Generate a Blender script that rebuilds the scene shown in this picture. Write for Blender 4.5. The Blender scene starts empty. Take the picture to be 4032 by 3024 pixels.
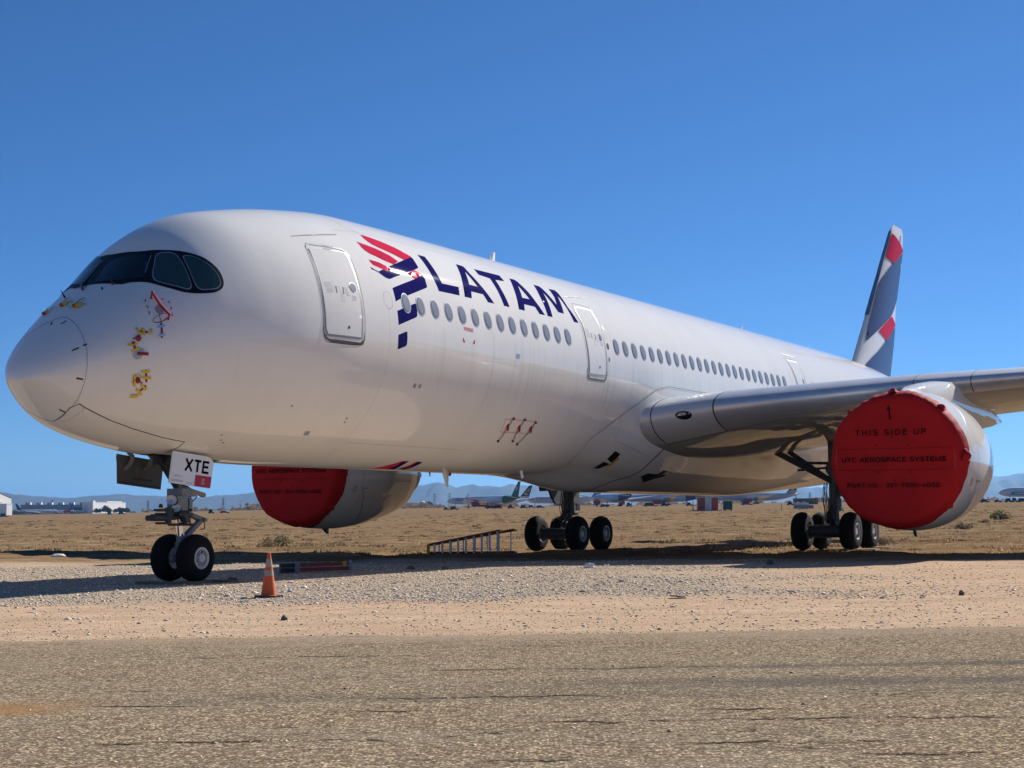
import bpy, math, random
import numpy as np
from mathutils import Vector, Matrix
from mathutils.geometry import delaunay_2d_cdt

random.seed(5); RNG = np.random.default_rng(7)
SC = bpy.context.scene
COL = SC.collection
D2R = math.pi / 180

# ------------------------------------------------------------------ camera, sky, sun
CAM = np.array([-26.89130, -23.09731, 1.45301]); FPX = 6321.567
YAW, PIT, ROL = 0.5080867, 0.0813721, -0.0017648
fw = np.array([math.cos(PIT)*math.cos(YAW), math.cos(PIT)*math.sin(YAW), math.sin(PIT)])
rt = np.array([math.sin(YAW), -math.cos(YAW), 0.0]); up = np.cross(rt, fw)
rt2 = math.cos(ROL)*rt + math.sin(ROL)*up; up2 = -math.sin(ROL)*rt + math.cos(ROL)*up
cd = bpy.data.cameras.new('camera'); co = bpy.data.objects.new('camera', cd); COL.objects.link(co)
cd.sensor_fit = 'HORIZONTAL'; cd.sensor_width = 36; cd.lens = FPX/4032*36; cd.clip_start = 0.1; cd.clip_end = 60000
co.matrix_world = Matrix(((rt2[0], up2[0], -fw[0], CAM[0]), (rt2[1], up2[1], -fw[1], CAM[1]), (rt2[2], up2[2], -fw[2], CAM[2]), (0, 0, 0, 1)))
SC.camera = co
SUN_AZ, SUN_EL = -12.0, 33.0            # azimuth from +x (aft) towards +y (starboard)
w = bpy.data.worlds.new('World'); SC.world = w; w.use_nodes = True
nt = w.node_tree; nt.nodes.clear()
sky = nt.nodes.new('ShaderNodeTexSky'); sky.sky_type = 'NISHITA'; sky.sun_disc = False
sky.sun_elevation = math.radians(SUN_EL); sky.sun_rotation = math.radians(90 - SUN_AZ)
sky.altitude = 3600; sky.air_density = 1.0; sky.dust_density = 0.3; sky.ozone_density = 10.0
bg = nt.nodes.new('ShaderNodeBackground'); bg.inputs['Strength'].default_value = 0.063
wo = nt.nodes.new('ShaderNodeOutputWorld')
hs = nt.nodes.new('ShaderNodeHueSaturation'); hs.inputs['Saturation'].default_value = 1.06
nt.links.new(sky.outputs[0], hs.inputs['Color']); nt.links.new(hs.outputs[0], bg.inputs[0]); nt.links.new(bg.outputs[0], wo.inputs[0])
sd = bpy.data.lights.new('sun', 'SUN'); sd.energy = 4.6; sd.angle = math.radians(0.53); sd.color = (1.0, 0.95, 0.88)
so = bpy.data.objects.new('sun', sd); COL.objects.link(so)
sdir = Vector((math.cos(SUN_EL*D2R)*math.cos(SUN_AZ*D2R), math.cos(SUN_EL*D2R)*math.sin(SUN_AZ*D2R), math.sin(SUN_EL*D2R)))
so.rotation_euler = sdir.to_track_quat('Z', 'Y').to_euler(); so.location = (0, 0, 60)
SC.view_settings.view_transform = 'Standard'; SC.view_settings.look = 'None'
SC.view_settings.exposure = 0.6; SC.view_settings.gamma = 1.0
SC.render.engine = 'CYCLES'; SC.cycles.use_denoising = True
SC.cycles.max_bounces = 8; SC.cycles.diffuse_bounces = 4; SC.cycles.glossy_bounces = 4; SC.cycles.volume_bounces = 0
SC.cycles.sample_clamp_indirect = 8.0

# ------------------------------------------------------------------ materials
def mk(name, col, rough=0.5, metal=0.0, coat=0.0, var=0.0, vs=4.0, bump=0.0, bs=60.0, spec=0.5, stretch=None, emit=None, island=0.0):
    m = bpy.data.materials.new(name); m.use_nodes = True; t = m.node_tree; b = t.nodes['Principled BSDF']
    b.inputs['Base Color'].default_value = (*col, 1); b.inputs['Roughness'].default_value = rough
    b.inputs['Metallic'].default_value = metal; b.inputs['Specular IOR Level'].default_value = spec
    if coat: b.inputs['Coat Weight'].default_value = coat; b.inputs['Coat Roughness'].default_value = 0.04
    tc = None
    def coords():
        c = t.nodes.new('ShaderNodeTexCoord')
        if stretch:
            mp = t.nodes.new('ShaderNodeMapping'); mp.inputs['Scale'].default_value = stretch
            t.links.new(c.outputs['Object'], mp.inputs[0]); return mp.outputs[0]
        return c.outputs['Object']
    if var or island:
        if island:
            g = t.nodes.new('ShaderNodeNewGeometry'); fac = g.outputs['Random Per Island']; amt = island
        else:
            n = t.nodes.new('ShaderNodeTexNoise'); n.inputs['Scale'].default_value = vs; n.inputs['Detail'].default_value = 6
            n.inputs['Roughness'].default_value = 0.65
            t.links.new(coords(), n.inputs['Vector']); fac = n.outputs['Fac']; amt = var
        mr = t.nodes.new('ShaderNodeMapRange'); mr.inputs['From Min'].default_value = 0.0 if island else 0.3; mr.inputs['From Max'].default_value = 1.0 if island else 0.7
        mr.inputs['To Min'].default_value = 1-amt; mr.inputs['To Max'].default_value = 1+amt*(1.0 if island else 0.35)
        t.links.new(fac, mr.inputs['Value'])
        mx = t.nodes.new('ShaderNodeMix'); mx.data_type = 'RGBA'; mx.blend_type = 'MULTIPLY'; mx.inputs['Factor'].default_value = 1
        mx.inputs['A'].default_value = (*col, 1); t.links.new(mr.outputs[0], mx.inputs['B']); t.links.new(mx.outputs['Result'], b.inputs['Base Color'])
    if bump:
        n = t.nodes.new('ShaderNodeTexNoise'); n.inputs['Scale'].default_value = bs; n.inputs['Detail'].default_value = 4
        t.links.new(coords(), n.inputs['Vector'])
        bp = t.nodes.new('ShaderNodeBump'); bp.inputs['Strength'].default_value = bump; bp.inputs['Distance'].default_value = 0.05
        t.links.new(n.outputs['Fac'], bp.inputs['Height']); t.links.new(bp.outputs[0], b.inputs['Normal'])
    return m

def paint_white():
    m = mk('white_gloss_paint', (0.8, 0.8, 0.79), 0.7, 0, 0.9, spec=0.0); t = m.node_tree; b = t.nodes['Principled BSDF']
    L = t.links.new
    tc = t.nodes.new('ShaderNodeTexCoord')
    mp = t.nodes.new('ShaderNodeMapping'); mp.inputs['Scale'].default_value = (2.6, 0.35, 0.35); L(tc.outputs['Object'], mp.inputs[0])
    n1 = t.nodes.new('ShaderNodeTexNoise'); n1.inputs['Scale'].default_value = 1.6; n1.inputs['Detail'].default_value = 7; n1.inputs['Roughness'].default_value = 0.7; L(mp.outputs[0], n1.inputs['Vector'])
    n2 = t.nodes.new('ShaderNodeTexNoise'); n2.inputs['Scale'].default_value = 0.55; n2.inputs['Detail'].default_value = 5; L(tc.outputs['Object'], n2.inputs['Vector'])
    r1 = t.nodes.new('ShaderNodeMapRange'); r1.inputs['From Min'].default_value = 0.50; r1.inputs['From Max'].default_value = 0.72; r1.inputs['To Min'].default_value = 1.0; r1.inputs['To Max'].default_value = 0.965; L(n1.outputs['Fac'], r1.inputs['Value'])
    r2 = t.nodes.new('ShaderNodeMapRange'); r2.inputs['From Min'].default_value = 0.35; r2.inputs['From Max'].default_value = 0.7; r2.inputs['To Min'].default_value = 1.0; r2.inputs['To Max'].default_value = 0.94; L(n2.outputs['Fac'], r2.inputs['Value'])
    # frame joints every 6.35 m and a soft belly grime
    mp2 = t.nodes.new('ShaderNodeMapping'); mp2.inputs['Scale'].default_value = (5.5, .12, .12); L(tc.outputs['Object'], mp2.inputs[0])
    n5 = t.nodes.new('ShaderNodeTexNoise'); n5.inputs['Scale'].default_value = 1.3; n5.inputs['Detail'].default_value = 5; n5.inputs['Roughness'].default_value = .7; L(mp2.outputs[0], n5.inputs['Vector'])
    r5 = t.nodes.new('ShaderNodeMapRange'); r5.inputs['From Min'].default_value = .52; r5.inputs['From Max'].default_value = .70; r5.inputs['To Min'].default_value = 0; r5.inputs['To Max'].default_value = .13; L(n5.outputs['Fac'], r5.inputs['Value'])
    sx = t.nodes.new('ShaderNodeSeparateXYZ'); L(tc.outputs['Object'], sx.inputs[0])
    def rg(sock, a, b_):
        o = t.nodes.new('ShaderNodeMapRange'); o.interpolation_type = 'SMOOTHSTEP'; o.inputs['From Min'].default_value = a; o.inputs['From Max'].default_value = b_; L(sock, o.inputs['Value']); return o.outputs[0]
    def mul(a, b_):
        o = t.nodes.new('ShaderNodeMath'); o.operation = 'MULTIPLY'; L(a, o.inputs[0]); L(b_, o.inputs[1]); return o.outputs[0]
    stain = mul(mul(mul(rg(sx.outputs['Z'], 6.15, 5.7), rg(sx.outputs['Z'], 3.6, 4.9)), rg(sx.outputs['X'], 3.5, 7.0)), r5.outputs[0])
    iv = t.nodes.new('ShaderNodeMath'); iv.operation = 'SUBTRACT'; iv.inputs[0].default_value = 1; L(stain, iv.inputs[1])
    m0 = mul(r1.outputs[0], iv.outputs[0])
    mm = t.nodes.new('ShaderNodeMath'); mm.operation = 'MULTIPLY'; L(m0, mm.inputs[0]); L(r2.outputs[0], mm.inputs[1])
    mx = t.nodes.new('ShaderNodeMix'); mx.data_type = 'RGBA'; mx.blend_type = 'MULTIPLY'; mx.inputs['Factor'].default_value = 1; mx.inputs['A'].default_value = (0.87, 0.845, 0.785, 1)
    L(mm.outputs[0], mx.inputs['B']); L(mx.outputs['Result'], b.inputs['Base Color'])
    n3 = t.nodes.new('ShaderNodeTexNoise'); n3.inputs['Scale'].default_value = 1.3; n3.inputs['Detail'].default_value = 3; L(tc.outputs['Object'], n3.inputs['Vector'])
    bp = t.nodes.new('ShaderNodeBump'); bp.inputs['Strength'].default_value = 0.015; bp.inputs['Distance'].default_value = 0.02; L(n3.outputs['Fac'], bp.inputs['Height'])
    L(bp.outputs[0], b.inputs['Coat Normal'])
    b.inputs['Coat Roughness'].default_value = 0.03
    return m

M = {}
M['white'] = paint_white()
M['seam'] = mk('dark_seam', (0.03, 0.03, 0.03), 0.7)
M['seamlight'] = mk('grey_seam', (0.30, 0.30, 0.31), 0.6)
M['navy'] = mk('navy_paint', (0.016, 0.012, 0.115), 0.8, 0, 0.12, var=0.1, vs=3, spec=0.0)
M['red'] = mk('red_paint', (0.62, 0.03, 0.075), 0.8, 0, 0.15, var=0.1, vs=3, spec=0.0)
M['ink'] = mk('sign_black', (0.006, 0.006, 0.008), 0.9, spec=0.0)
M['finnavy'] = mk('fin_slate_navy', (0.024, 0.040, 0.14), 0.5, 0, 0.4, spec=.05)
M['mask'] = mk('black_mask', (0.005, 0.005, 0.006), 0.45, 0, 0.0, spec=.25)
M['glass'] = mk('cockpit_glass', (0.003, 0.010, 0.013), 0.06, 0, 0.0, spec=0.35)
M['glassblind'] = mk('cockpit_blind', (0.022, 0.055, 0.06), 0.12, 0, 0.0, spec=.5)
M['blind'] = mk('cabin_blind', (0.27, 0.28, 0.31), 0.2, 0, 0.4, var=0.15, vs=2)
M['frame'] = mk('window_frame', (0.45, 0.46, 0.47), 0.3, 0.6)
M['doorgrey'] = mk('door_band_grey', (0.33, 0.34, 0.36), 0.45)
M['metal'] = mk('bare_metal', (0.55, 0.56, 0.57), 0.3, 1.0)
M['slat'] = mk('slat_metal', (0.66, 0.67, 0.69), 0.36, 0.55, var=0.12, vs=1.5)
M['winggrey'] = mk('wing_grey_paint', (0.40, 0.40, 0.40), 0.6, 0, 1.0, var=.12, vs=.7, spec=0.0)
M['rootgrey'] = mk('root_grey_paint', (0.60, 0.61, 0.62), 0.38, 0.2, 0.3)
M['greypaint'] = mk('grey_gear_paint', (0.23, 0.245, 0.25), 0.5, 0, 0.1, var=0.3, vs=8)
M['darkgear'] = mk('dark_gear_metal', (0.05, 0.052, 0.055), 0.5, 0.3, var=0.3, vs=9)
M['doorinside'] = mk('gear_door_inside', (0.10, 0.105, 0.095), 0.6, var=0.3, vs=3)
M['chrome'] = mk('chrome_piston', (0.75, 0.75, 0.76), 0.12, 1.0)
M['rubber'] = mk('tyre_rubber', (0.009, 0.009, 0.010), 0.85, bump=0.1, bs=30, var=0.3, vs=4, spec=.2)
M['rim'] = mk('wheel_rim', (0.55, 0.55, 0.54), 0.45, 0.1, var=0.25, vs=8)
M['rubberdust'] = mk('tyre_dust', (0.05, 0.045, 0.04), 0.9)
M['black'] = mk('black_fitting', (0.012, 0.012, 0.013), 0.5)
M['cable'] = mk('hose_black', (0.02, 0.02, 0.022), 0.45)
M['cover'] = mk('red_cover_fabric', (0.48, 0.010, 0.010), 0.75, var=0.18, vs=1.3, bump=0.5, bs=2.2, spec=.2)
M['coverink'] = mk('cover_lettering', (0.010, 0.003, 0.004), 0.7, spec=.1)
M['streamer'] = mk('red_streamer', (0.30, 0.012, 0.022), 0.6)
M['tape'] = mk('yellow_tape', (0.72, 0.50, 0.02), 0.35)
M['bluetape'] = mk('pale_blue_tape', (0.38, 0.55, 0.78), 0.4)
M['yellow'] = mk('yellow_plastic', (0.65, 0.42, 0.02), 0.5)
M['nacelle_grey'] = mk('nacelle_lip', (0.40, 0.41, 0.42), 0.3, 0.8)
M['hot'] = mk('exhaust_metal', (0.25, 0.22, 0.19), 0.4, 1.0)
M['orange'] = mk('cone_orange', (0.66, 0.115, 0.022), 0.6, var=0.2, vs=6)
M['conewhite'] = mk('cone_reflective_band', (0.42, 0.34, 0.25), 0.6, var=0.35, vs=9)
M['fibre'] = mk('red_fibreglass_rail', (0.30, 0.035, 0.022), 0.5, var=0.25, vs=6)
M['alu'] = mk('ladder_aluminium', (0.62, 0.64, 0.68), 0.4, 0.5)
M['wood'] = mk('plank_wood', (0.30, 0.19, 0.10), 0.8, var=0.4, vs=6, stretch=(1, 8, 8))
M['stone'] = mk('field_stone', (0.20, 0.17, 0.14), 0.9, var=0.3, vs=20, bump=0.4, bs=40)
M['darkstone'] = mk('dark_stone', (0.13, 0.115, 0.10), 0.9, var=0.3, vs=20, bump=0.4, bs=40)
M['litter'] = mk('white_litter', (0.75, 0.75, 0.72), 0.7)
M['gravelstone'] = mk('gravel_stone', (0.66, 0.56, 0.44), 0.9, island=0.42, spec=.2)
M['chip'] = mk('road_chip_stone', (0.70, 0.54, 0.34), 0.9, island=0.5, spec=.2)
M['drygrass'] = mk('dry_grass', (0.38, 0.26, 0.145), 0.9, island=0.55)
M['bush'] = mk('bush_leaf', (0.075, 0.075, 0.038), 0.8, island=0.5)
M['bushdry'] = mk('bush_dry_leaf', (0.19, 0.135, 0.085), 0.85, island=0.5)
M['leaf'] = mk('tree_leaf', (0.035, 0.045, 0.02), 0.8, island=0.5)
M['bark'] = mk('bark', (0.10, 0.075, 0.05), 0.9)

def translucent(m, amt=.5):
    t = m.node_tree; b = t.nodes['Principled BSDF']; o = [n for n in t.nodes if n.type == 'OUTPUT_MATERIAL'][0]
    tr = t.nodes.new('ShaderNodeBsdfTranslucent'); mx = t.nodes.new('ShaderNodeMixShader'); mx.inputs[0].default_value = amt
    src = b.inputs['Base Color'].links[0].from_socket
    t.links.new(src, tr.inputs['Color']); t.links.new(b.outputs[0], mx.inputs[1]); t.links.new(tr.outputs[0], mx.inputs[2]); t.links.new(mx.outputs[0], o.inputs['Surface'])
for k_ in ('drygrass', 'bush', 'bushdry', 'leaf'): translucent(M[k_])

# ------------------------------------------------------------------ helpers
def mesh(name, V, F, mat=None, parent=None, smooth=True, loc=None):
    me = bpy.data.meshes.new(name)
    me.from_pydata([tuple(map(float, v)) for v in V], [], [tuple(map(int, f)) for f in F]); me.update()
    if smooth: me.polygons.foreach_set('use_smooth', [True]*len(me.polygons))
    mats = mat if isinstance(mat, (list, tuple)) else [mat]
    for m in mats:
        if m: me.materials.append(m)
    o = bpy.data.objects.new(name, me); COL.objects.link(o)
    if parent: o.parent = parent
    return o

def bigmesh(name, V, T, mat, smooth=False):
    me = bpy.data.meshes.new(name); V = np.asarray(V, np.float32); T = np.asarray(T, np.int32); k = T.shape[1]
    me.vertices.add(len(V)); me.vertices.foreach_set('co', V.ravel())
    me.loops.add(T.size); me.loops.foreach_set('vertex_index', T.ravel())
    me.polygons.add(len(T)); me.polygons.foreach_set('loop_start', np.arange(0, T.size, k, dtype=np.int32))
    if smooth: me.polygons.foreach_set('use_smooth', np.ones(len(T), bool))
    me.update(calc_edges=True); me.validate()
    me.materials.append(mat)
    o = bpy.data.objects.new(name, me); COL.objects.link(o); return o

def empty(name, loc=(0, 0, 0), rz=0.0):
    o = bpy.data.objects.new(name, None); COL.objects.link(o); o.location = loc; o.rotation_euler = (0, 0, rz)
    o.empty_display_size = 0.2; return o

def tag(o, label=None, cat=None, group=None, kind=None):
    if label: o['label'] = label
    if cat: o['category'] = cat
    if group: o['group'] = group
    if kind: o['kind'] = kind
    return o

class MB:
    """collects shapes, links them as ONE mesh object"""
    def __init__(s): s.V = []; s.F = []
    def add(s, V, F):
        k = len(s.V); s.V += [tuple(v) for v in V]; s.F += [tuple(i+k for i in f) for f in F]; return s
    def box(s, c, d, rz=0.0, R=None):
        V = [(x*d[0]/2, y*d[1]/2, z*d[2]/2) for x in (-1, 1) for y in (-1, 1) for z in (-1, 1)]
        Rm = R if R is not None else Matrix.Rotation(rz, 3, 'Z')
        V = [tuple(Rm @ Vector(v) + Vector(c)) for v in V]
        return s.add(V, [(0, 1, 3, 2), (4, 6, 7, 5), (0, 4, 5, 1), (2, 3, 7, 6), (0, 2, 6, 4), (1, 5, 7, 3)])
    def beam(s, a, b, wd, ht, upv=(0, 0, 1)):
        a = Vector(a); b = Vector(b); x = (b-a).normalized(); y = Vector(upv).cross(x)
        if y.length < 1e-4: y = Vector((0, 1, 0)).cross(x)
        y.normalize(); z = x.cross(y)
        R = Matrix((x, y, z)).transposed()
        return s.box((a+b)/2, ((b-a).length, wd, ht), R=R)
    def tube(s, a, b, r0, r1=None, n=14):
        r1 = r0 if r1 is None else r1; a = Vector(a); b = Vector(b); d = (b-a).normalized()
        u = d.orthogonal().normalized(); v = d.cross(u); V = []
        for p, r in ((a, r0), (b, r1)):
            for i in range(n):
                t = 2*math.pi*i/n; V.append(p + r*(math.cos(t)*u + math.sin(t)*v))
        F = [(i, (i+1) % n, n+(i+1) % n, n+i) for i in range(n)] + [tuple(range(n-1, -1, -1)), tuple(range(n, 2*n))]
        return s.add(V, F)
    def path(s, pts, r, n=7):
        for a, b in zip(pts[:-1], pts[1:]): s.tube(a, b, r, r, n)
        return s
    def lathe(s, o, axis, prof, n=32):
        o = Vector(o); d = Vector(axis).normalized(); u = d.orthogonal().normalized(); v = d.cross(u); V = []; F = []
        for (h, r) in prof:
            for i in range(n):
                t = 2*math.pi*i/n; V.append(o + h*d + r*(math.cos(t)*u + math.sin(t)*v))
        m = len(prof)
        for j in range(m-1):
            for i in range(n): F.append((j*n+i, j*n+(i+1) % n, (j+1)*n+(i+1) % n, (j+1)*n+i))
        return s.add(V, F)
    def prism(s, poly, z0, z1):
        n = len(poly); V = [(x, y, z0) for x, y in poly] + [(x, y, z1) for x, y in poly]
        return s.add(V, [tuple(range(n-1, -1, -1)), tuple(range(n, 2*n))] + [(i, (i+1) % n, n+(i+1) % n, n+i) for i in range(n)])
    def ball(s, c, r, n=10, sc=(1, 1, 1)):
        V = []; F = []
        for j in range(n+1):
            for i in range(2*n):
                a = math.pi*j/n; b = math.pi*i/n
                V.append((c[0]+r*sc[0]*math.sin(a)*math.cos(b), c[1]+r*sc[1]*math.sin(a)*math.sin(b), c[2]+r*sc[2]*math.cos(a)))
        for j in range(n):
            for i in range(2*n): F.append((j*2*n+i, (j+1)*2*n+i, (j+1)*2*n+(i+1) % (2*n), j*2*n+(i+1) % (2*n)))
        return s.add(V, F)
    def build(s, name, mat, parent=None, smooth=False, auto=True):
        o = mesh(name, s.V, s.F, mat, parent, smooth)
        if smooth and auto:
            for p in o.data.polygons: p.use_smooth = len(p.vertices) <= 4
            try: o.data.set_sharp_from_angle(angle=math.radians(38))
            except Exception: pass
        return o

def arc(cx, cy, rx, ry, a0, a1, n=14):
    return [(cx+rx*math.cos(math.radians(a0+(a1-a0)*i/n)), cy+ry*math.sin(math.radians(a0+(a1-a0)*i/n))) for i in range(n+1)]
GL = {'A': (.84, [[(.03, 0), (.42, 1), (.81, 0)], [(.17, .32), (.67, .32)]]), 'C': (.84, [arc(.45, .5, .38, .45, 42, 318, 20)]), 'D': (.80, [[(.08, .06)]+[(.08, .94), (.36, .94)]+arc(.36, .5, .37, .44, 80, -80, 14)+[(.36, .06), (.02, .06)]]),
      'E': (.70, [[(.68, .935), (.08, .935), (.08, .065), (.70, .065)], [(.14, .52), (.62, .52)]]), 'G': (.86, [arc(.45, .5, .38, .45, 45, 345, 20)+[(.82, .46), (.48, .46)]]), 'H': (.78, [[(.08, 0), (.08, 1)], [(.70, 0), (.70, 1)], [(.08, .52), (.70, .52)]]),
      'I': (.22, [[(.11, 0), (.11, 1)]]), 'M': (.94, [[(.08, 0), (.08, .93), (.47, .06), (.86, .93), (.86, 0)]]), 'N': (.80, [[(.08, 0), (.08, .93), (.72, .07), (.72, 1)]]), 'O': (.90, [arc(.45, .5, .38, .45, 0, 360, 28)]),
      'P': (.72, [[(.08, 0), (.08, .935), (.40, .935)]+arc(.40, .70, .25, .235, 85, -85, 10)+[(.40, .465), (.12, .465)]]), 'R': (.78, [[(.08, 0), (.08, .935), (.42, .935)]+arc(.42, .71, .25, .225, 85, -85, 10)+[(.42, .485), (.12, .485)], [(.42, .48), (.72, 0)]]),
      'S': (.74, [arc(.37, .72, .29, .225, 15, 265, 14)+arc(.37, .275, .31, .22, 85, -165, 14)]), 'T': (.72, [[(.02, .935), (.70, .935)], [(.36, 0), (.36, .93)]]), 'U': (.78, [[(.08, 1), (.08, .36)]+arc(.39, .36, .31, .30, 190, 350, 12)+[(.70, .36), (.70, 1)]]),
      'W': (1.0, [[(.03, 1), (.26, .04), (.5, .95), (.74, .04), (.97, 1)]]), 'X': (.78, [[(.05, 0), (.73, 1)], [(.05, 1), (.73, 0)]]), 'Y': (.78, [[(.04, 1), (.39, .45), (.74, 1)], [(.39, .5), (.39, 0)]]),
      '0': (.68, [arc(.34, .5, .26, .45, 0, 360, 24)]), '1': (.44, [[(.06, .76), (.28, .92), (.28, 0)]]), '3': (.68, [arc(.32, .73, .25, .215, 150, -80, 12)+arc(.32, .28, .28, .23, 80, -155, 12)]), '4': (.70, [[(.52, 0), (.52, .92), (.06, .26), (.68, .26)]]),
      '5': (.68, [[(.60, .935), (.17, .935), (.11, .52)]+arc(.33, .32, .28, .27, 120, -150, 14)]), '7': (.66, [[(.04, .935), (.60, .935), (.24, 0)]]), '8': (.68, [arc(.34, .73, .23, .21, 0, 360, 18), arc(.34, .27, .27, .225, 0, 360, 18)]), '3x': (.6, []), '-': (.42, [[(.04, .42), (.38, .42)]]), ':': (.26, [[(.13, .04), (.13, .18)], [(.13, .52), (.13, .66)]]),
      'Q': (.90, [arc(.45, .5, .38, .45, 0, 360, 28), [(.55, .25), (.85, -.05)]])}
def text2d(body, size=1.0, bold=0.0, sp=1.0, shear=0.0):
    """plain sans lettering drawn as flat strokes: (x, y, layer) points and faces"""
    th_ = .125+bold; V = []; F = []; x0 = 0.0; lay = 0
    for ch in body:
        if ch == ' ': x0 += .42*sp; continue
        wd, strokes = GL[ch]
        for st in strokes:
            n = len(st); closed = n > 3 and abs(st[0][0]-st[-1][0])+abs(st[0][1]-st[-1][1]) < 1e-6; k = len(V); lay += 1
            for i, p in enumerate(st):
                a = st[i-1] if i else (st[-2] if closed else None); b = st[i+1] if i < n-1 else (st[1] if closed else None)
                d1 = np.array(p)-np.array(a) if a is not None else None; d2 = np.array(b)-np.array(p) if b is not None else None
                d1 = d2 if d1 is None else d1; d2 = d1 if d2 is None else d2
                d1 = d1/np.linalg.norm(d1); d2 = d2/np.linalg.norm(d2); n1 = np.array((-d1[1], d1[0])); n2 = np.array((-d2[1], d2[0])); m = n1+n2; L_ = np.linalg.norm(m)
                m = m/L_ if L_ > 1e-3 else n1; kk = min(1/max(.35, float(m@n1)), 1.9)*th_/2
                V += [(x0+p[0]+m[0]*kk, p[1]+m[1]*kk, lay % 5), (x0+p[0]-m[0]*kk, p[1]-m[1]*kk, lay % 5)]
                if i: F.append((k+2*i-2, k+2*i-1, k+2*i+1, k+2*i))
        x0 += (wd+.16)*1.0+.18*(sp-1)*2
    return V, F

def inpoly(p, poly):
    x, y = p; r = False; n = len(poly); j = n-1
    for i in range(n):
        xi, yi = poly[i]; xj, yj = poly[j]
        if (yi > y) != (yj > y) and x < (xj-xi)*(y-yi)/(yj-yi)+xi: r = not r
        j = i
    return r

def smooth_loop(p, k=4):
    n = len(p); out = []
    for i in range(n):
        a, b, c, d = [np.array(p[(i+j-1) % n], float) for j in range(4)]
        for t in np.arange(k)/k:
            out.append(tuple(0.5*((2*b)+(c-a)*t+(2*a-5*b+4*c-d)*t*t+(3*b-a-3*c+d)*t**3)))
    return out

def fillpoly(loops, step):
    """triangulate polygon with holes (list of loops) with interior points; returns V2, T"""
    V = []; E = []
    for lp in loops:
        k = len(V); pts = []
        n = len(lp)
        for i in range(n):
            a = np.array(lp[i], float); b = np.array(lp[(i+1) % n], float); m = max(1, int(np.hypot(*(b-a))/step))
            for j in range(m): pts.append(tuple(a+(b-a)*j/m))
        V += pts; E += [(k+i, k+(i+1) % len(pts)) for i in range(len(pts))]
    A = np.array(loops[0]); x0, y0 = A.min(0); x1, y1 = A.max(0)
    inside = lambda q: inpoly(q, loops[0]) and not any(inpoly(q, h) for h in loops[1:])
    for x in np.arange(x0+step/2, x1, step):
        for y in np.arange(y0+step/2, y1, step):
            if inside((x, y)): V.append((x, y))
    r = delaunay_2d_cdt([Vector(v) for v in V], E, [], 0, 1e-6)
    P = [tuple(v) for v in r[0]]; T = [f for f in r[2] if inside(tuple(np.mean([P[i] for i in f], axis=0)))]
    return P, T
# ------------------------------------------------------------------ terrain height
PHI = YAW - math.pi/2
def LW(X, d):
    return CAM[0] + X*math.sin(YAW) + d*math.cos(YAW), CAM[1] - X*math.cos(YAW) + d*math.sin(YAW)
def vnoise(x, y):
    xi = np.floor(x); yi = np.floor(y); fx = x-xi; fy = y-yi; fx = fx*fx*(3-2*fx); fy = fy*fy*(3-2*fy)
    def h(i, j): v = np.sin(i*127.1+j*311.7)*43758.5453; return v-np.floor(v)
    return (h(xi, yi)*(1-fx)+h(xi+1, yi)*fx)*(1-fy)+(h(xi, yi+1)*(1-fx)+h(xi+1, yi+1)*fx)*fy
def gh(X, d):
    X = np.asarray(X, float); d = np.asarray(d, float)
    dc = np.where(d > 1500, 1500+200*np.tanh((d-1500)/200.), d)
    Xc = 640*np.tanh(X/640.)
    x, y = LW(Xc, dc)
    t = np.maximum(dc-95, 0); s = t*t/(t+60)
    z = 0.0038*x - 0.0105*y + 0.0086*s + 0.0018*Xc*np.where(t > 0, t/(t+60), 0)
    z = z - 5.0*(np.minimum(np.maximum(Xc, -700), 0)/470.)**2*np.where(t > 0, t/(t+60), 0)
    z = z + 4.0*np.clip((d-1650)/450, 0, 1)*np.clip(-X/300., 0, 1)
    fall = np.clip((d-6000)/4000, 0, 1)
    z = z*(1-fall) - 4*fall
    n_ = lambda k, o: vnoise(X*k+o, d*k*.8+o)-.5
    fld = np.clip((d+.25*X-44)/8, 0, 1)*np.clip((420-d)/120, 0, 1); near = np.clip((d-19)/6, 0, 1)*np.clip((70-d)/20, 0, 1)
    z = z + fld*(.13*n_(.42, 3.1)+.085*n_(1.05, 9.7)+.05*n_(2.3, 17.3)) + near*(.030*n_(.35, 5.5)+.016*n_(1.4, 2.2))
    return z
def at(px, d, dz=0.0):
    """a point of the field seen at photo column px, d metres away: world position on the ground"""
    X = d*(px-2016)/FPX; x, y = LW(X, d); return Vector((x, y, float(gh(X, d))+dz))
def gxy(x, y):
    v = (x-CAM[0], y-CAM[1]); return float(gh(v[0]*math.sin(YAW)-v[1]*math.cos(YAW), v[0]*math.cos(YAW)+v[1]*math.sin(YAW)))

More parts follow.
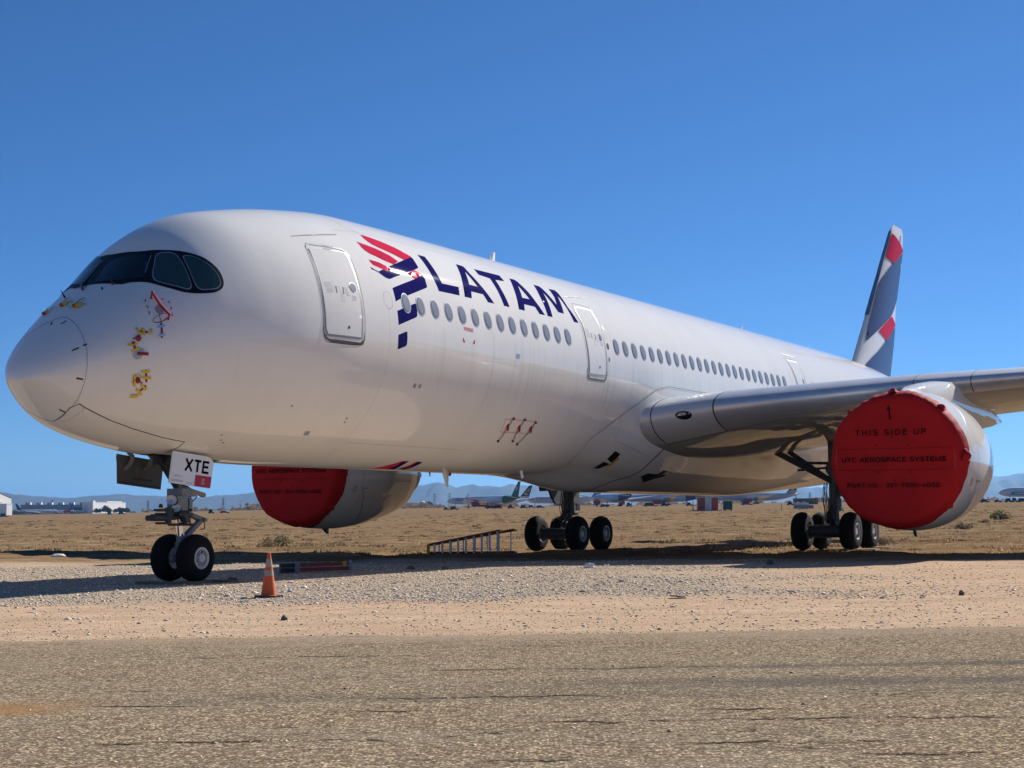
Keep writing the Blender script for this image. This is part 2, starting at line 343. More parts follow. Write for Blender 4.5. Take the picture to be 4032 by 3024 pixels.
# ------------------------------------------------------------------ airliner surface
ST = np.array([0, .15, .5, 1, 1.8, 2.6, 3.4, 4.4, 5.5, 7, 9, 11])
ZT = np.array([-1.6102, -1.2336, -0.8328, -0.3572, 0.3282, 1.0117, 1.7619, 2.2902, 2.5612, 2.8207, 3.02, 3.045])
ZB = np.array([-1.6102, -1.7819, -2.1098, -2.4785, -2.7125, -2.8501, -2.9453, -2.9889, -3.05, -3.085, -3.09, -3.08])
HW = np.array([0, .5305, .9735, 1.3542, 1.7807, 2.083, 2.3341, 2.6039, 2.8028, 2.94, 2.985, 2.985])
ZM = np.array([-1.6102, -1.5321, -1.3872, -1.1933, -.9338, -.7278, -.5432, -.3725, -.2156, -.0857, -.0015, -.0004])
Z0 = 5.68; XN = 4.7124
def pchip(xk, yk, x):
    h = np.diff(xk); d = np.diff(yk)/h; m = np.zeros_like(yk); m[0] = d[0]; m[-1] = d[-1]
    for i in range(1, len(xk)-1):
        if d[i-1]*d[i] > 0:
            w1 = 2*h[i]+h[i-1]; w2 = h[i]+2*h[i-1]; m[i] = (w1+w2)/(w1/d[i-1]+w2/d[i])
    i = np.clip(np.searchsorted(xk, x)-1, 0, len(xk)-2); t = (x-xk[i])/h[i]; h = h[i]
    return (2*t**3-3*t**2+1)*yk[i]+(t**3-2*t**2+t)*h*m[i]+(-2*t**3+3*t**2)*yk[i+1]+(t**3-t**2)*h*m[i+1]
QS = np.sqrt(ST)
def S(s, th):
    s = np.asarray(s, float); th = np.asarray(th, float); q = np.sqrt(np.clip(s, 0, 11))
    a, b, c, m = [pchip(QS, k, q) for k in (ZT, ZB, HW, ZM)]
    u = np.clip((s-43.5)/22.8, 0, 1); v = np.clip((s-46)/20.3, 0, 1)
    b = b + 3.9*u**1.75; a = a - 1.45*v**2.0; c = c*(1-v**1.9) + 0.32*v; m = m + (0.5*(a+b)-m)*np.clip(v*1.6, 0, 1)
    return np.stack([s-XN+0*th, -c*np.cos(th), Z0+m+np.where(np.sin(th) > 0, a-m, m-b)*np.sin(th)], -1)
def nrm(f, s, th, e=1e-3):
    a = f(s+e, th)-f(s-e, th); b = f(s, th+e)-f(s, th-e); n = np.cross(a, b); n /= np.maximum(np.linalg.norm(n, axis=-1, keepdims=True), 1e-9)
    return n
SF = np.array([(-95, 17.6), (-85, 18.2), (-75, 19.6), (-66, 20.3), (-55, 19.95), (-40, 19.9), (-30, 20.6), (-22, 21.3), (-15, 22.1), (-8.6, 22.9), (-4.5, 23.45), (-3.5, 24)])
def sfront(t): return np.interp(t, SF[:, 0], SF[:, 1])
def ss(x): x = np.clip(x, 0, 1); return x*x*(3-2*x)
def fair(s, th):
    t = np.degrees(th); t = np.where(t < -90, -180-t, t)
    d = 0.008 + (0.43+0.10*ss((t+90)/40))*ss((s-sfront(t))/5.5)*ss((-3.5-t)/30)*ss((46-s)/11)
    return S(s, th) + d[..., None]*nrm(S, s, th)
KM = 2.98*D2R
def decal(name, loops, mat, off=0.004, parent=None, step=0.13, f=None, k=1.0):
    """a painted or fitted patch that follows the skin; loops are (station, angle) outlines"""
    f = f or S
    L2 = [[(a, b*KM*k) for a, b in lp] for lp in loops]
    P, T = fillpoly(L2, step)
    s = np.array([p[0] for p in P]); th = np.array([p[1] for p in P])/KM/k*D2R
    V = f(s, th) + off*nrm(f, s, th)
    # faces towards outside
    o = mesh(name, V, T, mat, parent, True)
    if len(T):
        a, b, c = [V[i] for i in T[0]]; n = np.cross(b-a, c-a); n0 = nrm(f, s[T[0][0]], th[T[0][0]])
        if n @ n0 < 0: o.data.flip_normals()
    return o
def skinline(pts, wd, off=0.004, mb=None, f=None, sub=6):
    """thin ribbon along the skin through (station, angle) points"""
    f = f or S; mb = mb or MB(); P = []
    for (a, b) in zip(pts[:-1], pts[1:]):
        n = max(1, int(max(abs(a[0]-b[0])/0.12, abs(a[1]-b[1])/2.5)))
        for j in range(n): P.append((a[0]+(b[0]-a[0])*j/n, a[1]+(b[1]-a[1])*j/n))
    P.append(pts[-1]); s = np.array([p[0] for p in P]); th = np.array([p[1] for p in P])*D2R
    Q = f(s, th); N = nrm(f, s, th); Tn = np.gradient(Q, axis=0); Tn /= np.maximum(np.linalg.norm(Tn, axis=1, keepdims=True), 1e-9)
    Bn = np.cross(N, Tn); V = []; F = []
    for i in range(len(P)):
        V += [Q[i]+off*N[i]-Bn[i]*wd/2, Q[i]+off*N[i]+Bn[i]*wd/2]
        if i: F.append((2*i-2, 2*i-1, 2*i+1, 2*i))
    return mb.add(V, F)
def skinstrip(a, b, wd, lift=0.012, mb=None, sag=0.0, n=5):
    mb = mb or MB(); pts = []
    A = S(a[0], a[1]*D2R); B = S(b[0], b[1]*D2R)
    P = []
    for i in range(n+1):
        t = i/n; s = a[0]+(b[0]-a[0])*t; th = (a[1]+(b[1]-a[1])*t)*D2R
        P.append((S(s, th), nrm(S, s, th)))
    d = (B-A)/np.linalg.norm(B-A); V = []; F = []
    for i, (q, nn) in enumerate(P):
        sd_ = np.cross(nn, d); sd_ /= np.linalg.norm(sd_); l = lift*.75 + sag*.6*math.sin(math.pi*i/n) + 0.003*math.sin(i*2.3)
        V += [q+nn*l-sd_*wd/2, q+nn*l+sd_*wd/2, q+nn*(l+.003)+sd_*wd/2, q+nn*(l+.003)-sd_*wd/2]
        if i:
            k = 4*i
            F += [(k-4, k-3, k+1, k), (k-3, k-2, k+2, k+1), (k-2, k-1, k+3, k+2), (k-1, k-4, k, k+3)]
    return mb.add(V, F)
def ell(s0, t0, rs, rt_, n=28, pw=1.0):
    return [(s0+rs*math.copysign(abs(math.cos(a))**pw, math.cos(a)), t0+rt_*math.copysign(abs(math.sin(a))**pw, math.sin(a))) for a in np.linspace(0, 2*math.pi, n, endpoint=False)]

DATA={
 'pane_front':[(2.856,109.8),(2.403,104.8),(2.034,101.7),(1.994,103.1),(2.55,129.4),(3.042,134.2),(3.279,126.4)],
 'pane_side':[(2.676,94.4),(2.73,84.7),(2.782,75.5),(2.764,73.3),(2.339,61.3),(2.287,61.7),(2.101,72),(2.003,87.6),(2.053,92.8),(2.216,95),(2.516,97.7)],
 'pane_mid':[(2.827,67.7),(2.894,66.8),(2.95,63.9),(2.993,60.4),(2.996,56.9),(2.945,50.6),(2.817,36.7),(2.788,34.9),(2.725,34.5),(2.65,36.9),(2.476,45.2),(2.388,51.9),(2.401,55.6),(2.473,58.9),(2.699,65)],
 'pane_rear':[(3.054,52.8),(3.109,52.5),(3.175,50.2),(3.263,44.6),(3.34,37.9),(3.37,32.5),(3.362,28.8),(3.324,26.9),(3.222,26),(3.042,27.9),(2.936,29.9),(2.891,33.3),(2.918,39.1),(2.972,45.3)],
 'r1':[(8.604,50.8),(8.671,50.8),(9.249,48.6),(9.753,45.9),(10.259,41.5),(10.241,41),(9.758,37.5),(9.369,40),(8.909,42.4),(8.72,44),(8.634,45.6),(8.58,48)],
 'r2':[(8.1,44.3),(8.158,44.2),(8.696,41.4),(9.186,38.2),(9.401,35.5),(9.094,32.8),(8.767,34),(8.283,37.2),(8.176,38.9),(8.129,40.5),(8.129,43)],
 'r3':[(8.09,33.4),(8.45,32.5),(8.701,30.9),(8.876,29.7),(8.652,27.9),(8.412,29.1),(8.159,30.5),(8.105,31.9)],
 'b3':[(8.008,29.3),(8.105,28.2),(8.254,27.2),(8.788,30.7),(10.241,41),(10.278,40.3),(10.256,35.3),(10.231,34.3),(9.935,32.1),(8.599,23.9),(8.439,24.4),(8.164,27.3),(8.01,28.1)],
 'r4':[(9.481,29),(9.956,32.2),(10.183,31.1),(10.246,30.4),(9.788,26.9)],
 'b4':[(8.588,19.5),(9.788,26.9),(10.246,30.4),(10.281,28.4),(10.224,24),(10.166,23.3),(8.94,15.7),(8.588,13.2)],
 'b5':[(8.591,8.9),(9.396,13.8),(9.462,13.8),(9.455,10.4),(9.429,8.1),(9.369,7.4),(8.598,2.6)],
 'b6':[(8.587,-1.7),(8.93,0.3),(8.956,0.1),(8.968,-2.5),(8.964,-5.2),(8.916,-6.1),(8.602,-7.9)],
 'L':[(10.719,44.4),(11.039,44.3),(11.03,38),(11.042,27.9),(11.839,28.1),(11.705,23.2),(10.73,23.1)],
 'A1':[(12.567,44.9),(12.84,44.8),(12.92,44.2),(12.948,40),(13.099,34),(13.436,23.1),(13.113,23.1),(13.023,27.2),(12.429,27.3),(12.301,23.2),(11.957,23.2),(12.125,29.7),(12.327,36.4)],
 'A1h':[(12.75,40.4),(12.923,31.3),(12.505,31.4)],
 'T':[(13.455,44.7),(14.812,44.9),(14.819,40.7),(14.292,39.9),(14.255,33.5),(14.247,23.1),(13.953,23.2),(14.004,39.9),(13.466,40.7)],
 'A2':[(15.34,44.6),(15.598,44.7),(15.694,43.9),(15.914,36.3),(16.031,30.1),(16.22,23.1),(15.905,23.1),(15.804,27.1),(15.201,27.1),(15.078,23.1),(14.75,23.1),(14.908,29.5),(15.091,36.5)],
 'A2h':[(15.52,40),(15.705,31.4),(15.284,31.2)],
 'M':[(16.715,44.6),(17.02,44.5),(17.101,43.3),(17.33,32.1),(17.518,37.8),(17.596,44.4),(17.962,44.6),(18.043,43),(18.023,32.5),(18.258,23.1),(17.966,23.1),(17.871,37.8),(17.813,39.5),(17.513,27),(17.18,27.2),(16.939,39.4),(16.664,23),(16.381,23),(16.527,36)],
 'door1_panel':[(6.15,38.1),(7.141,36.3),(7.229,35.3),(7.26,32.8),(7.232,27.5),(7.206,21.3),(7.188,14.4),(7.168,6.6),(7.142,-1.9),(7.142,-3.6),(7.068,-4.2),(6.06,-3.2),(5.991,-2.4),(5.932,-0),(5.931,10.8),(5.959,19.8),(6.012,29.2),(6.085,36.9)],
 'door1_band':[(6.182,39.2),(6.221,39.3),(7.182,37.2),(7.303,36.1),(7.344,33.6),(7.297,27.9),(7.258,21.3),(7.24,14.4),(7.219,6.6),(7.198,-1.9),(7.183,-4.2),(7.099,-5.1),(6.042,-4.2),(5.938,-3),(5.888,-0),(5.888,10.8),(5.915,19.8),(5.968,29.2),(6.059,37.4),(6.12,38.8)],
 'door1_outer':[(6.142,41.4),(6.219,41.6),(7.237,38.5),(7.352,37),(7.379,33.8),(7.35,28),(7.311,21.4),(7.292,14.5),(7.284,6.7),(7.275,-1.8),(7.256,-5.6),(7.131,-7.5),(6.081,-6.8),(5.915,-5),(5.847,-1.5),(5.842,4.6),(5.841,12.3),(5.877,22.2),(5.935,31.1),(6.011,38),(6.049,39.9)],
 'door1_sill':[(5.84,0.4),(5.849,0.4),(5.877,-2.4),(5.943,-4.2),(6.06,-5.4),(7.122,-6.4),(7.241,-5.3),(7.268,-0.9),(7.281,-2.1),(7.28,-5.3),(7.227,-6.8),(7.12,-7.6),(6.126,-6.9),(5.963,-5.6),(5.876,-3.9),(5.843,-1.5)],
 'door1_top':[(6.071,40.8),(6.131,41.4),(6.225,41.8),(7.251,38.9),(7.364,37.3),(7.389,34.4),(7.355,33.2),(7.341,35.2),(7.303,37.1),(7.186,38),(6.199,40.8),(6.1,40.2),(6.014,38.2)],
 'door1_win':[(6.886,18.7),(6.941,19.8),(7.008,20),(7.074,19.5),(7.103,18.2),(7.091,16.7),(7.049,15.9),(6.973,15.9),(6.908,17.1)],
 'rain1':[(5.885,47),(6.424,47.5),(7.58,49.1),(7.544,48.3),(6.396,46.9),(5.866,46.5)],
 'door2_panel':[(18.489,33.3),(19.541,34.1),(19.578,32.4),(19.597,27.6),(19.61,21.8),(19.582,15),(19.555,8.5),(19.541,2.7),(19.522,-3.3),(19.459,-4.2),(18.531,-4.5),(18.459,-3.7),(18.438,2.1),(18.418,8.3),(18.431,16.1),(18.478,23.8)],
 'door2_outer':[(18.468,35.7),(18.574,36.4),(19.471,36.3),(19.606,35.2),(19.646,31.2),(19.644,25.8),(19.643,20),(19.64,13.3),(19.626,6.3),(19.607,-2.9),(19.588,-5.1),(19.469,-7),(18.526,-7.3),(18.401,-6.5),(18.332,-4.4),(18.317,-0),(18.3,6.9),(18.299,15),(18.34,22.9),(18.4,32.9)],
 'door2_sill':[(18.319,-1.7),(18.338,-1.6),(18.367,-4.6),(18.517,-6.5),(19.429,-6.5),(19.549,-4.6),(19.588,-1.2),(19.6,-2.9),(19.581,-5.1),(19.473,-7.3),(18.479,-7.5),(18.365,-6.3),(18.32,-4.1)],
 'door2_win':[(19.355,18.5),(19.419,18.6),(19.477,17.2),(19.454,15.4),(19.373,14.9),(19.324,16.2)],
 'rain2':[(18.232,40.4),(19.873,45),(19.828,44.4),(18.198,39.9)],
 'door3':[(36.647,34.1),(37.502,34),(37.681,32.6),(37.546,23.8),(37.506,16.2),(37.512,10.5),(36.543,10.2),(36.497,19.6),(36.496,26.7)],
 'belly_r':[(11.367,-83.1),(11.475,-77.8),(11.631,-71),(11.704,-68.8),(11.968,-68.4),(12.028,-74.1),(12.327,-82)],
 'belly_b':[(12.048,-82.9),(11.887,-74.3),(11.742,-70.3),(11.987,-68.7),(12.075,-74),(12.327,-82)],
 'belly_r2':[(12.394,-80.8),(12.377,-74.4),(12.348,-68.4),(12.665,-69),(12.732,-74.8),(12.791,-81.8)],
 'geardoor':[(0.753,-49.4),(1.017,-51.6),(1.436,-55.8),(2.032,-59.4),(2.835,-62.6),(3.519,-64),(3.586,-70.4),(3.602,-79.2)],
 'pr_circ':[(1.975,33.3),(2.04,35),(2.094,34.5),(2.133,32.6),(2.128,29.3),(2.075,27.1),(2.007,26.9),(1.962,29.2)],
 'pr_dash':[(1.958,44.6),(1.923,42.7),(1.892,39.1),(1.875,36.5),(1.851,33.5),(1.837,30.7),(2.1,40.3),(2.132,39.2),(2.184,37.6),(2.221,36.6),(2.263,33.7),(2.269,31.5),(2.244,28.6),(2.232,26.5),(2.209,23.6),(2.203,21.6)],
 'hatch':[(6.585,-52.3),(6.533,-49.8),(6.697,-49.4),(6.756,-52.1)],
 'mask':[(2.79,90),(2.84,82),(2.918,73.2),(2.989,66.7),(3.108,58.6),(3.243,50.6),(3.351,44.4),(3.439,36.6),(3.453,31.1),(3.425,26.9),(3.341,24.5),(3.209,23.9),(3.052,25.1),(2.842,28.3),(2.646,32.9),(2.507,38.3),(2.35,47.2),(2.264,54.7),(2.189,60.1),(2.099,65.5),(1.968,73.9),(1.872,90)],
}


plane = empty('airliner', (0, 0, 0))
tag(plane, 'huge white twin engined passenger jet with LATAM lettering parked over the gravel strip', 'airliner')
seam_t = np.array([-90, -69, -52, -30, -10, 10, 36, 57, 83, 90]); seam_s = np.array([.84, .73, .70, .645, .62, .627, .704, .825, 1.02, 1.06])
def seam(t): t = np.where(t < -90, -180-t, np.where(t > 90, 180-t, t)); return np.interp(t, seam_t, seam_s)
TH = np.radians(np.linspace(-90, 270, 181)[:-1]); TD = np.linspace(-90, 270, 181)[:-1]
def skin(name, rows, parent, cap=None):
    """rows: list of functions angle->station"""
    V = []; F = []; n = len(TH)
    for r in rows: V += list(S(r, TH))
    for j in range(len(rows)-1):
        for i in range(n): F.append((j*n+i, (j+1)*n+i, (j+1)*n+(i+1) % n, j*n+(i+1) % n))
    if cap is not None: V.append(cap); k = len(V)-1; F += [(k, i, (i+1) % n) for i in range(n)]
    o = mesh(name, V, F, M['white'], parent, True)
    return o
sm = seam(TD)
qs = np.linspace(math.sqrt(.7), math.sqrt(11), 110)
rows = [s + (sm-.7)*max(0, 1-(s-.7)/1.6) for s in qs**2] + [np.full(180, s) for s in np.concatenate([np.arange(11.6, 44, .9), np.arange(44, 66.4, .7)])]
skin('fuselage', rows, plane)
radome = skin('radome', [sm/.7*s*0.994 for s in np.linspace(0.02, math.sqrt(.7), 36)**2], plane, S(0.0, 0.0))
mb = MB()
skinline([(float(seam(t)), float(t)) for t in np.arange(-90, 271, 3)], 0.011, 0.003, mb)
mb.build('radome_joint', M['seamlight'], radome)
# lightning strips on the radome
mb = MB()
for a, b in (((.868, 84.1), (.953, 81.4)), ((.50, 34.6), (.60, 33.6)), ((.50, -17.6), (.60, -19.0)), ((.638, -70.6), (.726, -68))): skinline([a, b], 0.035, 0.005).build('lightning_strip', M['seam'], radome)
for a, b in (((.868, 95.9), (.953, 98.6)), ((.655, 33.4), (.72, 32.6))): skinline([a, b], 0.033, 0.005).build('lightning_strip', M['seam'], radome)

# --- cockpit windows
msk = DATA['mask']; hp = msk[1:-1]; ring = hp+[(a, 180-b) for a, b in hp[::-1]]
m1 = decal('cockpit_window_band', [smooth_loop(ring, 3)], M['mask'], 0.008, plane, 0.08)
for key, mat in (('pane_front', 'glass'), ('pane_side', 'glass'), ('pane_mid', 'glassblind'), ('pane_rear', 'glassblind')):
    lp = smooth_loop(DATA[key], 4)
    if key in ('pane_mid', 'pane_rear'):
        c = np.mean(lp, axis=0); out = [(c[0]+(a-c[0])*1.06, c[1]+(b-c[1])*1.055) for a, b in lp]
        decal('pane_rim', [out], M['frame'], 0.012, m1, 0.1)
    decal('window_pane', [lp], M[mat], 0.016, m1, 0.1)
for key in ('pane_mid', 'pane_rear'):      # inside sunshade lower part reads paler
    lp = smooth_loop(DATA[key], 4); c = np.mean(lp, axis=0)
    decal('window_pane', [[(c[0]+(a-c[0])*.97, 180-(c[1]+(b-c[1])*.97)) for a, b in lp][::-1]], M['glassblind'], 0.014, m1, 0.1)
mb = MB(); skinline([(2.80, 71.0), (2.62, 68.2), (2.40, 63.5)], 0.018, 0.018, mb); mb.build('window_post_strip', M['metal'], m1)
mb = MB()
for pts in (((1.78, 96.5), (2.05, 104.5), (2.35, 106), (2.72, 105)), ((1.80, 95.5), (1.86, 94.6))):
    P = [S(a, b*D2R)+0.045*nrm(S, a, b*D2R) for a, b in pts]; mb.path(P, 0.016, 6)
mb.path([S(2.1, 103*D2R)+.04*nrm(S, 2.1, 103*D2R), S(2.15, 107*D2R)+.06*nrm(S, 2.15, 107*D2R)], .012, 6)
mb.build('wiper', M['greypaint'], m1)
mb = MB()
for a, b, h in ((1.80, 80.0, 0.0), (1.955, 76.0, .17), (1.82, 97, .10), (1.76, 112, .16)):
    q = S(a, b*D2R); n = nrm(S, a, b*D2R); MB().tube(q, q+n*max(h, .05)+np.array([0.02, 0, .02]), 0.022, 0.008, 8).build('air_probe', M['black'], plane, True)
mb = MB(); skinline(DATA['geardoor'], 0.022, 0.004, mb); skinline([(0.753, -49.4), (.70, -60), (.76, -72), (.84, -90)], 0.012, 0.0045, mb)
mb.build('nose_bay_seam', M['seam'], plane)
mb = MB()
for i in range(16): skinline([(0.86+.012*(i % 3), -52-i*1.9), (0.875+.012*(i % 3), -52.6-i*1.9)], 0.016, 0.005, mb)
mb.build('vent_slot', M['seamlight'], plane)

# --- passenger doors
def doorset(panel, band, outer, sill, top, win, rain):
    d = decal('door', [smooth_loop(panel, 3)], M['white'], 0.011, plane)
    if band: decal('door_band', [smooth_loop(band, 3)], M['doorgrey'], 0.006, d)
    lp = outer+[outer[0]]; mb = MB(); skinline(smooth_loop(outer, 3)+[outer[0]], 0.012, 0.006, mb); mb.build('door_seam', M['seam'], d)
    mb = MB(); skinline(smooth_loop(panel, 3)+[panel[0]], 0.035 if not band else 0.012, 0.013, mb); mb.build('door_edge', M['doorgrey'], d)
    if sill: decal('door_sill', [sill], M['metal'] if False else mk('sill_dark_metal', (.12, .115, .11), .35, .7), 0.009, d)
    if top: decal('door_gutter', [top], M['doorgrey'], 0.010, d)
    c = np.mean(win, axis=0)
    decal('door_window', [smooth_loop([(c[0]+(a-c[0])*1.16, c[1]+(b-c[1])*1.14) for a, b in win], 3)], M['frame'], 0.016, d)
    decal('door_window_pane', [smooth_loop(win, 3)], M['blind'], 0.020, d)
    if rain: decal('rain_gutter', [rain], M['seamlight'], 0.012, plane)
    return d
D = DATA
d1 = doorset(D['door1_panel'], D['door1_band'], D['door1_outer'], D['door1_sill'], D['door1_top'], D['door1_win'], D['rain1'])
d2 = doorset(D['door2_panel'], None, D['door2_outer'], D['door2_sill'], None, D['door2_win'], D['rain2'])
d3p = [(36.62, 33), (37.4, 33), (37.52, 31.5), (37.5, 10), (37.48, -3), (37.35, -4.5), (36.6, -4.5), (36.5, -3), (36.5, 31)]
d3o = [(36.5, 35), (37.45, 35), (37.62, 33), (37.62, -5), (37.45, -6.8), (36.5, -6.8), (36.36, -5), (36.36, 33)]
d3 = doorset(d3p, None, d3o, None, None, ell(37.3, 17, .06, 1.9, 10), [(36.2, 38.4), (37.8, 38.4), (37.8, 38.9), (36.2, 38.9)])
def smalltext(d, s0, t0, wd, n, mat='seamlight', dt=.62, seed=1):
    r = random.Random(seed); mb = MB()
    for i in range(n):
        skinline([(s0+r.random()*.02, t0-i*dt), (s0+wd*(.7+.3*r.random()), t0-i*dt)], 0.012, 0.014, mb)
    mb.build('notice_text', M[mat], d)
for d, o, kk in ((d1, 0.0, 1.0), (d2, 12.42, .93)):
    smalltext(d, 6.04+o, 20.2, .30, 4, seed=1); smalltext(d, 6.07+o, 17.4, .27, 4, seed=2)
    smalltext(d, 6.68+o, 17.6, .15, 4, seed=3); smalltext(d, 6.70+o, 15.2, .15, 3, seed=4)
    smalltext(d, 6.88+o, 13.9, .18, 4, 'redtext' if 'redtext' in M else 'seamlight', seed=5)
    mb = MB(); skinline([(6.41+o, 18.3), (6.40+o, 15.2)], 0.03, 0.015, mb); skinline([(6.64+o, 17.9), (6.62+o, 14.7)], 0.03, 0.015, mb); mb.build('door_arrow', M['seam'], d)
    mb = MB(); skinline([(6.51+o, 18.6), (6.53+o, 14.5), (6.49+o, 11.5), (6.60+o, 11.2), (6.585+o, 13.5), (6.56+o, 15)], 0.010, 0.014, mb); mb.build('door_handle', M['seamlight'], d)
    decal('door_latch', [ell(6.69+o, -.16, .035, .7, 10)], M['darkgear'], 0.016, d)

# --- cabin windows
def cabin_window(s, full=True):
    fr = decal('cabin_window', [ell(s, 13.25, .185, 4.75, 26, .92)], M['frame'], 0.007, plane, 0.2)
    decal('window_recess_shade', [ell(s, 13.25, .150, 4.1, 22, .92)], M['seam'], 0.011, fr, 0.3)  # dark ellipse left bare aft of the blind: painted shade of the recess
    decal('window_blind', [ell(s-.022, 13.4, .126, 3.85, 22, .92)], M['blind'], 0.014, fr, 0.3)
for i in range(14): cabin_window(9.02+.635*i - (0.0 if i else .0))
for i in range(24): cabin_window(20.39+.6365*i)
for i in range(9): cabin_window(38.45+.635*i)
mb = MB(); e = ell(8.285, 13.4, .165, 4.1, 30); skinline(e+[e[0]], 0.010, 0.005, mb); mb.build('plugged_window', M['seamlight'], plane)

# --- livery
emb = decal('emblem_stripe', [D['r1']], M['red'], 0.0035, plane)
for kx, mat in (('r2', 'red'), ('r3', 'red'), ('r4', 'red')): decal('emblem_stripe', [D[kx]], M[mat], 0.0035, plane)
for kx in ('b3', 'b4', 'b5', 'b6'): decal('emblem_block', [D[kx]], M['navy'], 0.0030, plane)
for kx, h in (('L', None), ('A1', 'A1h'), ('T', None), ('A2', 'A2h'), ('M', None)):
    decal('letter', [D[kx]]+([D[h]] if h else []), M['navy'], 0.0035, plane)
for kx, mat in (('belly_r', 'red'), ('belly_b', 'navy'), ('belly_r2', 'red')): decal('belly_stripe', [D[kx]], M[mat], 0.004 if mat == 'red' else .007, plane, .1)
decal('belly_stripe', [[(12.55, -81), (12.5, -74.4), (12.42, -68.6), (12.665, -69), (12.73, -74.8), (12.79, -81.7)]], M['navy'], 0.007, plane, .1)
mb = MB(); skinline([(8.6, 51), (8.35, 57), (8.2, 66), (8.2, 80)], .012, .003, mb)
for s_ in (8.25, 13.0, 20.2, 24.4, 28.6, 32.2, 35.9): skinline([(s_, t) for t in range(-80, 81, 8)], .0045, .003, mb)
skinline([(7.6, 52.5), (20, 54), (36, 54), (44, 54)], .007, .003, mb)
skinline([(8.4, -55.6), (13.6, -55.6)], .008, .003, mb); skinline([(8.4, -55.6), (8.4, -70)], .008, .003, mb)
mb.build('panel_seam', M['seamlight'], plane)
# small fittings on the side
mb = MB()
for a, b in ((9.64, -22.7), (9.86, -22.6)):
    e = ell(a, b, .05, .95, 14); skinline(e+[e[0]], .014, .004, mb); skinline([(a-.02, b), (a+.02, b)], .03, .005, mb)
for a, b in ((4.2, -56), (4.35, -60), (4.5, -62), (5.5, -36), (7.6, -41), (7.62, -43)): skinline([(a, b), (a+.05, b-.4)], .03, .005, mb)
mb.build('service_port', M['seam'], plane)
decal('access_hatch', [[(6.59, -52.3), (6.535, -49.8), (6.70, -49.5), (6.755, -52.1)]], M['doorgrey'], .005, plane)
decal('access_hatch', [[(14.19, -.8), (14.37, -.8), (14.37, -3), (14.19, -3)]], M['frame'], .005, plane)
decal('round_placard', [ell(19.82, 23.2, .07, 1.6, 14)], mk('placard_gold', (.5, .4, .15), .5), .006, plane)
decal('round_placard', [ell(19.80, 12.5, .075, 1.9, 14)], M['mask'], .006, plane)
mb = MB(); e = ell(19.80, 17.8, .07, 1.6, 14); skinline(e+[e[0]], .012, .005, mb); mb.build('round_placard', M['seamlight'], plane)
decal('round_placard', [ell(19.78, 5.1, .05, 1.3, 12)], M['blind'], .006, plane)
mb = MB()
for a, b in (((11.50, 2.0), (11.50, .5)), ((11.50, .5), (11.56, .5)), ((12.03, 2), (12.03, .5)), ((12.03, .5), (11.97, .5))): skinline([a, b], .04, .005, mb)
for j in range(3): skinline([(11.54, 7.2-j*.6), (12.0, 7.0-j*.6)], .012, .005, mb)
mb.build('red_bracket_mark', M['red'], plane)

# --- antennas
for x, z0_, hgt, ch in ((13.35, 8.70, .42, .42), (33.4, 8.70, .32, .38)):
    mb = MB()
    V = []
    for h, c0, c1 in ((0, -ch/2, ch/2), (hgt, 0.06, ch/2+.02)):
        for t, yy in ((0, 0), (.35, .03), (1, 0), (.35, -.03)): V.append((x+c0+(c1-c0)*t, yy*(1-.5*h), z0_+h))
    mb.add(V, [(0, 1, 5, 4), (1, 2, 6, 5), (2, 3, 7, 6), (3, 0, 4, 7), (4, 5, 6, 7)]); mb.build('blade_antenna', M['white'], plane)
mb = MB(); V = []
for h, c0, c1 in ((2.66, 10.62, 10.98), (2.22, 10.86, 10.98)):
    for t, yy in ((0, 0), (.35, .03), (1, 0), (.35, -.03)): V.append((c0+(c1-c0)*t, yy, h))
mb.add(V, [(0, 1, 5, 4), (1, 2, 6, 5), (2, 3, 7, 6), (3, 0, 4, 7), (4, 5, 6, 7)]); mb.build('blade_antenna', M['white'], plane)
mb = MB(); mb.tube((10.0, 0, 2.62), (10.02, 0, 2.50), .025, .015, 8); mb.ball((11.03, 0, 2.58), .06, 5); mb.build('drain_mast', M['streamer'], plane)
mb = MB(); mb.beam((13.3, -1.0, 2.72), (13.4, -1.0, 2.50), .10, .03, (0, 1, 0)); mb.build('drain_mast', M['white'], plane)

# --- belly fairing
V = []; F = []; na = 90; ns = 70
tt = np.linspace(-4.2, -175.8, na)
for t in tt:
    tm = t if t > -90 else -180-t; s0 = float(sfront(tm)); s_ = s0+(46.5-s0)*np.linspace(0, 1, ns)**1.15
    V += list(fair(s_, np.full(ns, t*D2R)))
for j in range(na-1):
    for i in range(ns-1): F.append((j*ns+i, j*ns+i+1, (j+1)*ns+i+1, (j+1)*ns+i))
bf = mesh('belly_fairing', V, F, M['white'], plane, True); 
mb = MB(); skinline([(24.3, -30), (24.35, -34), (24.1, -41), (24.0, -46), (24.0, -52), (23.9, -60), (23.5, -70), (23.3, -80), (23.3, -90)], .06, .006, mb, fair)
mb.build('panel_gap', M['seam'], bf)
mb = MB(); skinline([(float(sfront(t))+.03, t) for t in np.arange(-85, -4, 3)]+[(24, -4.4), (34, -4.3), (40, -4.6)], .018, .012, mb, fair)
skinline([(21.1, -24), (21.3, -32), (21.3, -39), (22.3, -41), (23.8, -44.5)], .010, .005, mb, fair); mb.build('fairing_seam', M['seamlight'], bf)
decal('air_inlet', [[(21.72, -62), (21.75, -54.5), (22.15, -55), (22.0, -61)]], M['mask'], .008, bf, .1, fair)
decal('air_inlet', [[(21.75, -52), (21.75, -45.5), (22.15, -46.7), (22.15, -53.8)]], M['mask'], .008, bf, .1, fair)
decal('inlet_edge', [[(22.17, -59.5), (22.3, -56), (22.3, -49.5), (22.17, -49)]], M['yellow'], .008, bf, .1, fair)
